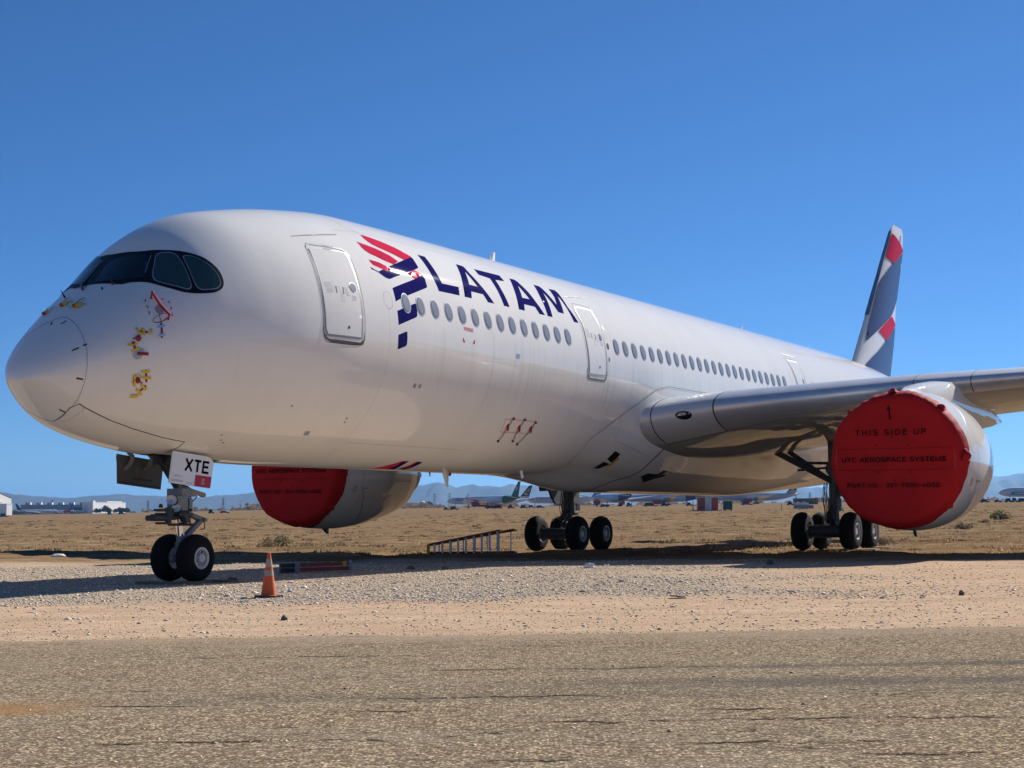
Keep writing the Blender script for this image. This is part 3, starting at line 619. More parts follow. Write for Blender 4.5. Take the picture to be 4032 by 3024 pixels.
decal('ram_air_scoop', [[(24.4, -58), (24.55, -54.5), (25.2, -54.2), (25.3, -51), (26.0, -52), (25.9, -55.5), (25.4, -58.5), (25.1, -63)]], M['mask'], .010, bf, .1, fair)
decal('scoop_edge', [[(25.6, -51.8), (26.0, -52.3), (25.9, -54.6), (25.5, -54)]], M['frame'], .014, bf, .1, fair)
# ------------------------------------------------------------------ wings
WS = [  # |y|, xLE, zLE, xTE, zTE, t/c
    (0.6, 16.4, 4.35, 30.8, 3.55, .135), (3.0, 17.75, 4.42, 31.0, 3.75, .140), (4.6, 18.93, 4.74, 31.5, 4.10, .128), (9.7, 22.55, 5.44, 33.1, 5.05, .112),
    (12.8, 24.75, 5.77, 34.2, 5.42, .105), (20.0, 29.9, 6.55, 37.4, 6.30, .10), (27.0, 34.9, 7.35, 40.6, 7.2, .098), (30.5, 37.5, 7.95, 42.2, 7.85, .095), (32.0, 39.4, 8.7, 43.0, 8.65, .09)]
WS = np.array(WS)
def wing(Y, u, off=0.0, sgn=-1):
    Y = np.asarray(Y, float); u = np.asarray(u, float)
    g = [np.interp(Y, WS[:, 0], WS[:, k]) for k in range(1, 6)]
    xl, zl, xt, zt_, tc = g; c = xt-xl; x = u*u
    yt = 5*(.2969*np.abs(u)-.126*x-.3516*x**2+.2843*x**3-.1036*x**4)*tc
    camb = .018*np.sin(np.pi*x)
    z = np.where(u >= 0, yt*0.92, -yt*1.08)+camb*.6
    P = np.stack([xl+c*x, sgn*Y+0*x, zl+(zt_-zl)*x+c*z], -1)
    if off:
        e = 1e-3; a = wing(Y, u+e, 0, sgn)-wing(Y, u-e, 0, sgn); b = wing(Y+e, u, 0, sgn)-wing(Y-e, u, 0, sgn); n = np.cross(a, b); n /= np.linalg.norm(n, axis=-1, keepdims=True)
        mid = np.stack([xl+.35*c, sgn*Y+0*x, zl+(zt_-zl)*.35], -1)
        flip = ((P-mid)*n).sum(-1) < 0
        n = np.where(flip[..., None], -n, n)
        P = P+off*n
    return P
def grid(name, fn, A, B, mat, parent, close=False, smooth=True):
    V = []; F = []; m = len(B)
    for a in A: V += list(fn(np.full(m, a), np.array(B)))
    for j in range(len(A)-1):
        for i in range(m-1): F.append((j*m+i, j*m+i+1, (j+1)*m+i+1, (j+1)*m+i))
    o = mesh(name, V, F, mat, parent, smooth); return o
UU = np.sin(np.linspace(-math.pi/2, math.pi/2, 81))
def make_wing(sgn):
    Ys = np.concatenate([np.linspace(.6, 4.6, 12), np.linspace(5, 32, 40)])
    o = grid('wing', lambda a, b: wing(a, b, 0, sgn), Ys, UU, M['winggrey'], plane)
    for i, (y0, y1) in enumerate(((4.63, 9.78), (9.80, 11.30), (11.32, 17.0), (17.02, 23.5), (23.52, 30.0))):
        grid('slat', lambda a, b: wing(a, b, .012, sgn), np.linspace(y0, y1, 12), np.linspace(-.21, .40, 34), M['slat'], o)
    grid('root_leading_edge', lambda a, b: wing(a, b, .012, sgn), np.linspace(2.2, 4.59, 10), np.linspace(-.30, .34, 34), M['rootgrey'], o)
    return o, Ys
wp, _ = make_wing(-1)
ws, _ = make_wing(1)
# seams of the leading edge and the landing light window
def wline(pts, wd, off, name, mat, par):
    mb = MB(); P = []
    for a, b in zip(pts[:-1], pts[1:]):
        for t in np.linspace(0, 1, 14, endpoint=False): P.append((a[0]+(b[0]-a[0])*t, a[1]+(b[1]-a[1])*t))
    P.append(pts[-1]); Q = wing(np.array([q[0] for q in P]), np.array([q[1] for q in P]), off); Q = np.array(Q)
    Tn = np.gradient(Q, axis=0); Tn /= np.linalg.norm(Tn, axis=1, keepdims=True); N = wing(np.array([q[0] for q in P]), np.array([q[1] for q in P]), off+.05)-Q
    N /= np.linalg.norm(N, axis=1, keepdims=True); B = np.cross(N, Tn); V = []; F = []
    for i in range(len(P)):
        V += [Q[i]-B[i]*wd/2, Q[i]+B[i]*wd/2]
        if i: F.append((2*i-2, 2*i-1, 2*i+1, 2*i))
    return mb.add(V, F).build(name, M[mat], par, True, False)
wline([(4.61, -.30), (4.61, .40)], .035, .014, 'slat_gap', 'seam', wp)
wline([(3.04, -.29), (3.04, .33)], .03, .022, 'slat_gap', 'seam', wp)
wline([(9.79, -.2), (9.79, .4)], .02, .014, 'slat_gap', 'seam', wp)
wline([(11.31, -.2), (11.31, .4)], .03, .014, 'slat_gap', 'seam', wp)
wline([(3.03, -.31), (4.61, -.31), (6, -.26), (9.3, -.25)], .02, .014, 'slat_gap', 'seam', wp)
P, T = fillpoly([[(3.86+.20*math.cos(a)-.05*math.sin(a), -.035+.055*math.sin(a)*(1.0 if math.sin(a) < 0 else .75)) for a in np.linspace(0, 2*math.pi, 26, endpoint=False)]], .06)
V = wing(np.array([q[0] for q in P]), np.array([q[1] for q in P]), .02)
mesh('landing_light', V, T, M['glass'], wp, True)
mb = MB()
for k in range(3):
    q = wing(np.array([3.82+.09*k]), np.array([-.03]), .026)[0]; mb.ball(q, .035, 4)
mb.build('light_bulb', M['frame'], wp)
# flap track fairing under the outer wing
def pod(y, x0, x1, z, r, par, sgn=-1):
    mb = MB(); V = []; F = []; n = 16
    prof = [(0, .02), (.08, .45), (.25, .85), (.5, 1), (.75, .8), (.92, .4), (1, .05)]
    for t, k in prof:
        for i in range(n):
            a = 2*math.pi*i/n; V.append((x0+(x1-x0)*t, sgn*y+r*k*.75*math.cos(a), z+r*k*1.4*math.sin(a)+.15*t))
    for j in range(len(prof)-1):
        for i in range(n): F.append((j*n+i, j*n+(i+1) % n, (j+1)*n+(i+1) % n, (j+1)*n+i))
    return mb.add(V, F).build('flap_track_fairing', M['white'], par, True, False)
for sg, w_ in ((-1, wp), (1, ws)):
    pod(15.5, 30, 37.5, 5.25, .38, w_, sg); pod(20.5, 33, 39.5, 5.9, .33, w_, sg); pod(6.6, 28.5, 34.2, 3.95, .40, w_, sg)

# --- tail
FX = [(7.6, 47.3, 54.2), (8.5, 48.1, 54.6), (9.86, 49.35, 55.23), (11.4, 50.78, 55.8), (12.5, 51.76, 56.07), (13.5, 52.7, 56.55), (14.58, 53.65, 57.04), (15.47, 54.5, 57.57), (16.4, 55.36, 57.7), (16.62, 55.8, 57.5)]
FX = np.array(FX)
def fin(z, u, off=0.0):
    z = np.asarray(z, float); xl = np.interp(z, FX[:, 0], FX[:, 1]); xt = np.interp(z, FX[:, 0], FX[:, 2]); c = xt-xl; x = u*u
    y = 5*(.2969*np.abs(u)-.126*x-.3516*x**2+.2843*x**3-.1036*x**4)*.10*c*np.where(z > 16.3, .55, 1)
    return np.stack([xl+c*x, -np.sign(u)*(y+off), z+0*x], -1)
fo = grid('tail_fin', fin, list(np.linspace(7.6, 16.3, 26))+[16.45, 16.58, 16.62], np.sin(np.linspace(-math.pi/2, math.pi/2, 51)), M['white'], plane)
def finpx(poly, mat):
    """livery patch on the port face of the fin, given in (x, z) metres"""
    P, T = fillpoly([poly], .2); out = []
    for x, z in P:
        xl = np.interp(z, FX[:, 0], FX[:, 1]); xt = np.interp(z, FX[:, 0], FX[:, 2]); u = math.sqrt(min(max((x-xl)/(xt-xl), .004), .999))
        out.append(fin(np.array([z]), np.array([u]), .035)[0])
    o = mesh('fin_stripe', out, T, M['finnavy' if mat == 'navy' else mat], fo, True)
    return o
finpx([(55.18, 16.08), (55.73, 15.96), (56.82, 15.72), (57.59, 15.47), (56.13, 14.85), (54.99, 14.46), (54.36, 14.55), (53.88, 14.63)], 'red')
finpx([(54.67, 11.66), (55.25, 11.51), (55.83, 11.32), (54.33, 10.66), (53.36, 10.28), (52.52, 10.44), (51.73, 10.59), (53.15, 11.14)], 'red')
finpx([(54.99, 14.46), (56.13, 14.85), (57.53, 15.39), (57.10, 14.59), (56.59, 13.49), (56.16, 12.71), (55.44, 12.15), (54.67, 11.70), (52.42, 10.92), (50.90, 10.35), (49.78, 9.91), (50.34, 10.65), (51.03, 11.41), (52.08, 12.64), (52.45, 13.03), (52.99, 13.45), (53.91, 14.00)], 'navy')
finpx([(53.36, 10.28), (54.33, 10.66), (55.77, 11.24), (55.28, 9.86), (54.49, 8.22), (50.64, 8.21), (48.90, 8.38), (49.44, 8.76), (50.46, 9.18), (51.76, 9.64)], 'navy')
mb = MB()
for z in np.linspace(8, 16.2, 20):
    pass
grid('fin_leading_edge', lambda a, b: fin(a, b, .03), np.linspace(11.3, 16.2, 14), np.linspace(-.30, .13, 14), M['nacelle_grey'], fo)
mb = MB(); V = [fin(np.array([z]), np.array([math.sqrt(.68)]), .014)[0] for z in np.linspace(8.2, 16.2, 14)]
mb.path(V, .014, 5)
mb.build('rudder_gap', M['seamlight'], fo)
mb = MB()
for z in (13.6, 14.2, 14.9, 15.5): q = fin(np.array([z]), np.array([1.0]))[0]; mb.tube(q, q+np.array([.22, 0, 0]), .012, .006, 5)
mb.build('static_wick', M['black'], fo)
for sg in (-1, 1):
    V = []; F = []; n = 24
    for (y, xl, xt, z, tc) in ((.6, 51.5, 57.5, 6.55, .10), (9.3, 57.6, 60.4, 7.35, .10)):
        for u in np.sin(np.linspace(-math.pi/2, math.pi/2, n)):
            x = u*u; yt = 5*(.2969*abs(u)-.126*x-.3516*x**2+.2843*x**3-.1036*x**4)*tc*(xt-xl); V.append((xl+(xt-xl)*x, sg*y, z+(yt if u > 0 else -yt)))
    F = [(i, i+1, n+i+1, n+i) for i in range(n-1)]
    mesh('tailplane', V, F, M['white'], plane, True)

# ------------------------------------------------------------------ engines and their covers
PROF = [(0.10, 1.60), (0.0, 1.69), (0.03, 1.76), (.12, 1.82), (.3, 1.885), (.6, 1.945), (1.0, 1.99), (1.6, 2.025), (2.2, 2.03), (2.9, 1.99), (3.6, 1.91), (4.3, 1.79), (5.0, 1.64), (5.7, 1.48), (5.75, 1.40), (5.2, 1.35)]
EZ = 3.0; EX = 17.85
def make_engine(y):
    out = -1 if y < 0 else 1
    mb = MB(); mb.lathe((EX, y, EZ), (1, 0, 0), PROF[4:], 96); e = mb.build('engine', M['white'], plane, True, False)
    mb = MB(); mb.lathe((EX, y, EZ), (1, 0, 0), PROF[:5], 96); mb.build('inlet_lip', M['nacelle_grey'], e, True, False)
    mb = MB(); mb.lathe((EX, y, EZ), (1, 0, 0), [(5.1, 1.30), (5.2, 1.15), (6.4, .95), (7.0, .8), (7.0, .7), (6.8, .6), (7.9, .25), (8.3, .03)], 40); mb.build('exhaust_nozzle', M['hot'], e, True)
    # pylon
    prof = [(18.9, 4.93, .10), (19.8, 5.20, .34), (20.8, 5.36, .46), (22.0, 5.50, .52), (23.6, 5.62, .52), (25.3, 5.62, .50), (27, 5.4, .46), (29, 5.0, .40), (30.6, 4.75, .25)]
    low = [(18.9, 4.7), (19.8, 4.6), (20.8, 4.5), (22.0, 4.5), (23.6, 4.3), (25.3, 4.15), (27, 4.2), (29, 4.42), (30.6, 4.62)]
    V = []; F = []; n = 12
    for (x, zt_, hw), (_, zb_) in zip(prof, low):
        for i in range(n):
            a = math.pi*2*i/n; c = math.cos(a); s_ = math.sin(a)
            V.append((x, y+hw*math.copysign(abs(c)**.6, c), (zt_+zb_)/2+(zt_-zb_)/2*math.copysign(abs(s_)**.55, s_)))
    for j in range(len(prof)-1):
        for i in range(n): F.append((j*n+i, j*n+(i+1) % n, (j+1)*n+(i+1) % n, (j+1)*n+i))
    F += [tuple(range(n)), tuple(range((len(prof)-1)*n, len(prof)*n))]
    mesh('pylon', V, F, M['white'], e, True)
    # seams of the fan cowl, strake, drain mast
    def ringpt(x, a, off=.006):
        xs = [q[0] for q in PROF[4:14]]; rs = [q[1] for q in PROF[4:14]]; r = float(np.interp(x, xs, rs))+off
        return Vector((EX+x, y+r*math.cos(a), EZ+r*math.sin(a)))
    def ribbon(pts, wd, mb):
        Q = [ringpt(*q) for q in pts]; V = []; F = []
        for i, q in enumerate(Q):
            tn = (Q[min(i+1, len(Q)-1)]-Q[max(i-1, 0)]).normalized(); n = (q-Vector((q.x, y, EZ))).normalized(); b = n.cross(tn)
            V += [q-b*wd/2, q+b*wd/2]
            if i: F.append((2*i-2, 2*i-1, 2*i+1, 2*i))
        mb.add(V, F)
    mb = MB()
    for x in (1.45, 3.3): ribbon([(x, a) for a in np.linspace(0, 2*math.pi, 80)], .012, mb)
    mb.build('cowl_seam', M['seamlight'], e)
    mb = MB(); a0 = math.pi if out < 0 else math.pi
    for sgn_ in (-1,):
        ribbon([(1.45+.9*t, (math.pi+.28) + t*.75) for t in np.linspace(0, 1, 20)], .022, mb)
    mb.build('cowl_seam', M['seam'], e)
    mb = MB()
    for k in range(20):
        a, b = 2*math.pi*k/20, 2*math.pi*(k+1)/20
        ribbon([(1.05+.09*math.cos(a), math.pi+.33+.055*math.sin(a)), (1.05+.09*math.cos(b), math.pi+.33+.055*math.sin(b))], .018, mb)
    ribbon([(1.03, math.pi+.31), (1.08, math.pi+.35)], .02, mb)
    for k in range(3): ribbon([(1.55+.1*k, math.pi+.30), (1.60+.1*k, math.pi+.315)], .03, mb)
    mb.build('red_cowl_mark', M['streamer'], e)
    # navy chevron under the inlet
    V = []; F = []; na_, nx = 14, 6
    for i in range(na_+1):
        a = math.radians(232+i*(300-232)/na_)
        for j in range(nx+1):
            x0 = .3; x1 = .35+.75*min(1, i/na_*1.6); V.append(ringpt(x0+(x1-x0)*j/nx, a, .004))
    for i in range(na_):
        for j in range(nx): F.append((i*(nx+1)+j, i*(nx+1)+j+1, (i+1)*(nx+1)+j+1, (i+1)*(nx+1)+j))
    mesh('chevron_mark', V, F, M['navy'] if y > 0 else M['doorgrey'], e, True)
    mb = MB(); V = []
    for h, c0, c1 in ((0, 1.75, 2.15), (.2, 2.02, 2.2)):
        for t, yy in ((0, 0), (.3, .04), (1, 0), (.3, -.04)): V.append((EX+c0+(c1-c0)*t, y+yy, EZ-2.0-h))
    mb.add(V, [(0, 1, 5, 4), (1, 2, 6, 5), (2, 3, 7, 6), (3, 0, 4, 7), (4, 5, 6, 7)]); mb.build('drain_mast', M['black'], e)
    return e
def make_cover(y, label, seed):
    r_ = random.Random(seed); n = 240
    c = empty('engine_cover', (EX, y, EZ)); tag(c, label, 'engine cover', 'red covers over the engine inlets')
    ph = [r_.random()*6.3 for _ in range(9)]
    # outline with drawstring gathers; skirt edge scalloped
    gath = [math.radians(a) for a in (8+90, 48, -2, -48, -88, 128, 178, 230)]
    def wob(a):
        return .010*math.sin(5*a+ph[0])+.007*math.sin(13*a+ph[1])+.005*math.sin(29*a+ph[2])
    prof = [(-.020, 0.0), (-.022, .4), (-.022, .8), (-.02, 1.2), (-.018, 1.5), (-.012, 1.66), (.02, 1.765), (.09, 1.835), (.19, 1.885), (.32, 1.925), (.47, 1.955)]
    V = []; F = []
    for j, (x, r) in enumerate(prof):
        for i in range(n):
            a = 2*math.pi*i/n; k = max(0, (j-5)/5)
            g = sum(math.exp(-((math.atan2(math.sin(a-t), math.cos(a-t)))/.10)**2) for t in gath)
            upp = max(0, math.sin(a))
            fold = (.010*math.sin(23*a+ph[3]+4*math.sin(3*a))+.007*math.sin(51*a+ph[4]+2*math.sin(5*a)))*k*(.12+1.2*upp**1.2+1.4*g)
            xx = x + (0 if j < 7 else k*(.07*math.sin(4*a+ph[5])+.05*math.sin(9*a+ph[6])-.18*g*(.6 if math.sin(a) < .2 else 0.3)+ .10*g))
            dome = 0 if j > 5 else -.012*math.sin(3*r+ph[7])*math.sin(2*a+ph[8])*(r/1.7)
            V.append((xx+dome, -(r+fold+k*wob(a)+.012)*math.cos(a), (r+fold+k*wob(a)+.012)*math.sin(a)))
    for j in range(len(prof)-1):
        for i in range(n): F.append((j*n+i, j*n+(i+1) % n, (j+1)*n+(i+1) % n, (j+1)*n+i))
    body = mesh('cover_fabric', V, F, M['cover'], c, True)
    # gathered knots at the drawstring
    for a, sz in ((math.radians(2), .17), (math.radians(48), .11), (math.radians(-42), .13), (math.radians(134), .08), (math.radians(92), .12), (math.radians(232), .05)):
        mb = MB(); rr = 1.93; p0 = Vector((.30, -rr*math.cos(a), rr*math.sin(a)))
        rad = Vector((0, p0.y, p0.z)).normalized()
        V = []; nn = 10
        for h, k in ((-.03, 1.5), (.01, 1.25), (.05, .8), (.09, .6), (.11, .1)):
            for i in range(nn):
                t = 2*math.pi*i/nn; tg = Vector((1, 0, 0)).cross(rad)
                V.append(p0+rad*h*sz/.13+(Vector((1, 0, 0))*math.cos(t)*1.2+tg*math.sin(t))*k*sz*(.8+.25*math.sin(3*t+h*20)))
        Fk = [(j*nn+i, j*nn+(i+1) % nn, (j+1)*nn+(i+1) % nn, (j+1)*nn+i) for j in range(4) for i in range(nn)]
        mb.add(V, Fk)
        mb.build('drawstring_knot', M['cover'], c, True, False)
    def put(txt, size, wid, dy, dz, hgt, bold=.018, sp=1.0):
        V2, F2 = text2d(txt, 1.0, bold, sp); a = np.array(V2); w0 = a[:, 0].max()-a[:, 0].min(); h0 = a[:, 1].max()-a[:, 1].min()
        a[:, 0] *= wid/w0; a[:, 1] *= hgt/h0; a[:, :2] -= ((a.max(0)+a.min(0))/2)[:2]
        o = mesh('lettering', [(-.040-.0008*q[2], -(q[0]+dy), q[1]+dz) for q in a], F2, M['coverink'], c, False)
    k = 3.57/500.   # metres per photo pixel on the disc
    z8 = lambda x: x/2.3696*k
    put('THIS SIDE UP', 1, z8(655)*1.02, z8(850-880), z8(870-618), z8(58), .05, 1.6)
    put('UTC AEROSPACE SYSTEMS', 1, z8(967)*1.02, z8(872-880), z8(870-872), z8(60), .09, 1.0)
    put('PART NO : 351-7000-4GSE', 1, z8(857)*1.02, z8(866-880), z8(870-1112), z8(52), .06, 1.15)
    mb = MB(); V = [(-.04, -q[0], q[1]) for q in [(z8(-18), z8(375)), (z8(-8), z8(375)), (z8(-8), z8(460)), (z8(8), z8(460)), (z8(-33), z8(515)), (z8(-62), z8(455)), (z8(-28), z8(458))]]
    V = [(-.04, -z8(q[0]-880), z8(870-q[1])) for q in [(843, 500), (860, 500), (847, 408), (860, 408), (834, 360), (818, 410), (833, 409)]]
    mb.add(V, [(0, 1, 2, 6), (2, 3, 4), (4, 5, 6), (2, 4, 6)]); mb.build('arrow_mark', M['coverink'], c)
    mb = MB()
    for x, yq in ((862, 665), (710, 738), (1015, 742), (727, 990), (1035, 993), (882, 1067)):
        mb.tube((-.036, -z8(x-880), z8(870-yq)), (-.046, -z8(x-880), z8(870-yq)), .024, .024, 10)
    mb.build('grommet', M['coverink'], c)
    mb = MB()
    for zz in (.30, -.30): mb.beam((-.0335, -1.62, zz), (-.0335, 1.62, zz), .004, .008)
    mb.build('fabric_seam', M['coverink'], c)
    return c
make_engine(-10.5); make_engine(10.5)
make_cover(-10.5, 'red fabric cover with THIS SIDE UP lettering on the near engine at right', 3)
make_cover(10.5, 'red fabric cover on the far engine, its top hidden by the white fuselage', 8)

# ------------------------------------------------------------------ landing gear
def wheel(c, R_, W_, rimr, outward, parent, dish=.10):
    """tyre with tread grooves, rim as its child; axle along y"""
    h = W_/2; sh = W_*.30
    half = [(h-.03, rimr), (h, rimr+.03), (h, rimr+(R_-rimr)*.45), (h-.02, rimr+(R_-rimr)*.66), (h-.07*W_/.4, R_-.06*R_/.7), (h-.17*W_/.4, R_-.015)]
    g = []
    for k in (.32, .11): g += [(k*W_+.012, R_), (k*W_+.008, R_-.014), (k*W_-.008, R_-.014), (k*W_-.012, R_)]
    prof = half+[(x, r) for x, r in g if x < h-.17*W_/.4-.01]; prof = prof+[(-x, r) for x, r in prof[::-1]]
    mb = MB(); mb.lathe(c, (0, outward, 0), prof, 56); t = mb.build('wheel', M['rubber'], parent, True, True)
    mb = MB(); mb.lathe(c, (0, outward, 0), [(h-.05, rimr+.005), (h-.01, rimr+.002), (h-.005, rimr-.03), (h-.02, rimr-.055), (h-dish, rimr-.075), (h-dish-.03, rimr*.62), (h-dish-.02, rimr*.44), (h-dish+.06, rimr*.42), (h-dish+.09, rimr*.37), (h-dish+.09, .01)], 40)
    for k in range(9):
        a = 2*math.pi*k/9; q = Vector(c)+Vector((rimr*.60*math.cos(a), outward*(h-dish-.01), rimr*.60*math.sin(a))); mb.tube(q, q+Vector((0, outward*.02, 0)), .022, .02, 7)
    mb.lathe(c, (0, outward, 0), [(-h+.06, rimr), (-h+.08, rimr-.06), (-h+.10, rimr*.5), (-h+.02, rimr*.3), (-h+.02, .01)], 28)
    mb.build('rim', M['rim'], t, True)
    mb = MB()
    for k in (0, 1, 2, 3, 5, 6, 8):
        a = 2*math.pi*k/9+.35; q = Vector(c)+Vector((rimr*.72*math.cos(a), outward*(h-dish+.004), rimr*.72*math.sin(a))); mb.tube(q, q+Vector((0, outward*.012, 0)), .03, .03, 8)
    mb.build('rim_bolt', M['black'], t)
    return t
NZ = .545
for sg in (-1, 1): wheel((0, sg*.352, NZ), .525, .395, .235, sg, plane, .09)
leg = MB(); leg.tube((-.13, 0, 2.35), (-.12, 0, 1.52), .135, .13, 22); leg.tube((-.12, 0, 1.55), (-.12, 0, 1.40), .17, .17, 22); leg.box((-.12, 0, 1.95), (.34, .42, .16)); leg.tube((-.13, 0, 2.35), (-.14, 0, 2.95), .17, .17, 18)
leg.tube((-.14, -.55, 2.62), (-.14, .55, 2.62), .07, .07, 12); leg.box((-.30, -.10, 1.72), (.34, .28, .30)); leg.box((.02, -.14, 1.62), (.10, .12, .36)); leg.ball((-.06, -.12, 2.0), .10, 6); leg.box((-.1, 0, 1.78), (.42, .30, .10))
nose_leg = leg.build('nose_gear_leg', M['greypaint'], plane, True)
mb = MB(); mb.tube((-.12, 0, 1.42), (-.07, 0, .98), .085, .085, 20); mb.build('piston', M['chrome'], nose_leg, True)
mb = MB(); mb.tube((-.07, 0, 1.02), (-.02, 0, .60), .10, .11, 18); mb.tube((0, -.30, NZ), (0, .30, NZ), .085, .085, 14); mb.box((-.03, 0, .80), (.22, .20, .16)); mb.build('axle', M['greypaint'], nose_leg, True)
mb = MB()
for sg in (-1, 1): mb.beam((.05, sg*.05, .98), (.60, sg*.02, 1.36), .05, .09)
mb.tube((.60, -.14, 1.36), (.60, .14, 1.36), .045, .045, 10)
for sg in (-1, 1): mb.beam((.62, sg*.03, 1.37), (.05, sg*.09, 1.50), .05, .08)
mb.build('torque_link', M['greypaint'], nose_leg)
mb = MB()
mb.tube((-1.10, -.10, 1.41), (-.55, -.10, 1.41), .075, .075, 14); mb.tube((-.55, -.10, 1.41), (-.2, -.14, 1.42), .05, .05, 10); mb.tube((-.62, -.13, 1.30), (-.62, -.13, 1.62), .07, .07, 10)
mb.tube((-.95, .16, 1.40), (.25, .16, 1.42), .06, .06, 12); mb.box((-.58, .02, 1.48), (.12, .42, .06)); mb.box((-.58, .02, 1.57), (.16, .46, .05)); mb.box((-.15, 0, 1.47), (.46, .44, .06)); mb.box((-.15, 0, 1.57), (.40, .40, .05)); mb.tube((-.30, -.26, 1.36), (-.16, -.26, 1.36), .075, .06, 14)
mb.box((-.65, -.02, 1.29), (.10, .36, .05)); mb.tube((-.65, -.16, 1.26), (.1, -.2, 1.26), .028, .028, 8); mb.tube((-.6, -.1, 1.52), (-.1, -.2, 1.53), .03, .03, 8)
mb.tube((-.66, .05, 1.62), (-.66, .05, 1.70), .05, .03, 8)
mb.build('steering_cylinder', M['darkgear'], nose_leg, True)
mb = MB()
mb.beam((-.16, .0, 2.05), (-1.0, 0, 2.92), .13, .14); mb.beam((-.14, -.12, 2.10), (-.60, -.14, 2.75), .07, .09); mb.beam((-.14, .12, 2.10), (-.60, .14, 2.75), .07, .09)
mb.box((-.45, 0, 2.62), (.5, .5, .18)); mb.tube((-.42, -.28, 2.62), (-.42, .28, 2.62), .10, .10, 12)
mb.build('drag_brace', M['darkgear'], nose_leg)
mb = MB()
for (x, y, z, r) in ((-.62, -.22, 1.78, .11), (-.47, -.22, 1.62, .095)):
    mb.lathe((x, y, z), (-1, -.55, .05), [(-.12, .05), (-.04, r*.9), (.03, r), (.045, r*.95), (.03, .01)], 22)
mb.build('taxi_light', M['frame'], nose_leg, True)
mb = MB(); mb.tube((-.56, -.205, 1.76), (-.40, -.1, 1.74), .10, .09, 14); mb.tube((-.42, -.2, 1.6), (-.3, -.1, 1.6), .09, .08, 14); mb.build('light_housing', M['black'], nose_leg, True)
mb = MB(); mb.beam((.02, -.05, 2.02), (.60, -.06, 1.90), .07, .09); mb.box((.24, -.06, 1.92), (.16, .10, .12)); mb.tube((.58, -.10, 1.90), (.58, .0, 1.90), .05, .05, 10); mb.build('tow_fitting', mk('tan_metal', (.35, .26, .20), .5, .2), nose_leg)
rr_ = random.Random(4)
for k in range(9):
    x = .02+.03*rr_.random(); y = -.16+.3*rr_.random(); pts = [(x+.12*math.sin(t*2+k)*rr_.uniform(.5, 1), y+.04*math.sin(3*t), 2.05-.8*t) for t in np.linspace(0, 1, 9)]; MB().path(pts, .012, 5).build('hose', M['cable'], nose_leg)
MB().path([(.05, -.1, 1.66), (.28, -.1, 1.82), (.35, -.08, 1.86)], .012, 5).build('hose', M['cable'], nose_leg)
MB().path([(.60, 0, 1.36), (.70, -.02, 1.28), (.66, -.04, 1.16), (.5, -.05, 1.15)], .012, 5).build('hose', M['cable'], nose_leg)
# nose bay and doors
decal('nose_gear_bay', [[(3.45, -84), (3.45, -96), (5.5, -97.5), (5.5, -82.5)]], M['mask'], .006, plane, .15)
def quad_plate(name, P, th, mat, par):
    P = [Vector(q) for q in P]; n = (P[1]-P[0]).cross(P[-1]-P[0]).normalized(); k = len(P)
    V = [q+n*th/2 for q in P]+[q-n*th/2 for q in P]; mb = MB(); mb.add(V, [tuple(range(k)), tuple(range(2*k-1, k-1, -1))]+[(i, i+k, (i+1) % k+k, (i+1) % k) for i in range(k)])
    return mb.build(name, mat, par)
nd = quad_plate('nose_gear_door', [(-1.19, -.72, 2.79), (-.12, -.72, 2.705), (-.02, -.722, 2.68), (.06, -.73, 2.62), (.085, -.735, 2.56), (-.10, -.80, 2.03), (-1.39, -.80, 2.13)], .035, M['white'], plane)
def doorpt(a, b): # a 0..1 along x, b 0..1 up, on the outside of the port door
    A = Vector((-1.39, -.822, 2.13)); B = Vector((-.10, -.822, 2.03)); C_ = Vector((-1.19, -.742, 2.79)); D_ = Vector((.10, -.742, 2.69))
    return (A*(1-a)+B*a)*(1-b)+(C_*(1-a)+D_*a)*b
def doortext(txt, a, b, wd, ht, mat, name='lettering', bold=.02):
    V2, F2 = text2d(txt, 1, bold); q = np.array(V2); q[:, :2] -= ((q.max(0)+q.min(0))/2)[:2]; q[:, 0] *= wd/(q[:, 0].max()*2); q[:, 1] *= ht/(q[:, 1].max()*2)
    return mesh(name, [doorpt(a+u, b+v)+Vector((0, -.0008*l, 0)) for u, v, l in q], F2, mat, nd, False)
doortext('XTE', .61, .64, .60, .43, M['ink'], bold=.07)
P4 = [doorpt(.595, .0), doorpt(.995, 0), doorpt(1.0, .36), doorpt(.6, .36)]
mesh('red_panel', P4, [(0, 1, 2, 3)], M['red_sign'] if 'red_sign' in M else mk('sign_red', (.45, .01, .02), .4), nd, False)
nd.children[-1].location = (0, -.004, 0)
for t_, a, b, wd in (('NO', .79, .23, .07), ('TOW', .79, .12, .10)):
    o = doortext(t_, a, b, wd, .09, M['litter']); o.location = (0, -.008, 0)
for t_, a, b, wd, ht in (('AERCAP', .17, .25, .18, .055), ('MSN00148', .17, .10, .27, .075), ('N337QT', .47, .07, .17, .06)):
    o = doortext(t_, a, b, wd, ht, M['seamlight'], bold=-.005)
ndd = quad_plate('nose_gear_door', [(-1.24, .76, 2.76), (.19, .76, 2.63), (.22, .86, 2.02), (-1.11, .86, 2.13)], .05, M['doorinside'], plane)
mb = MB()
for x in (-.95, -.35): mb.path([(x, .72, 2.80), (x+.02, .60, 2.70), (x-.02, .66, 2.52), (x-.03, .78, 2.45)], .045, 8)
mb.build('door_hinge', M['greypaint'], ndd)
mb = MB(); mb.beam((-1.2, .79, 2.72), (.17, .79, 2.60), .03, .03); mb.beam((-1.08, .83, 2.17), (.19, .83, 2.06), .03, .03); mb.beam((-1.22, .79, 2.72), (-1.10, .83, 2.17), .03, .03); mb.beam((-.7, .81, 2.25), (-.1, .81, 2.2), .03, .04); mb.build('door_rib', M['darkgear'], ndd)

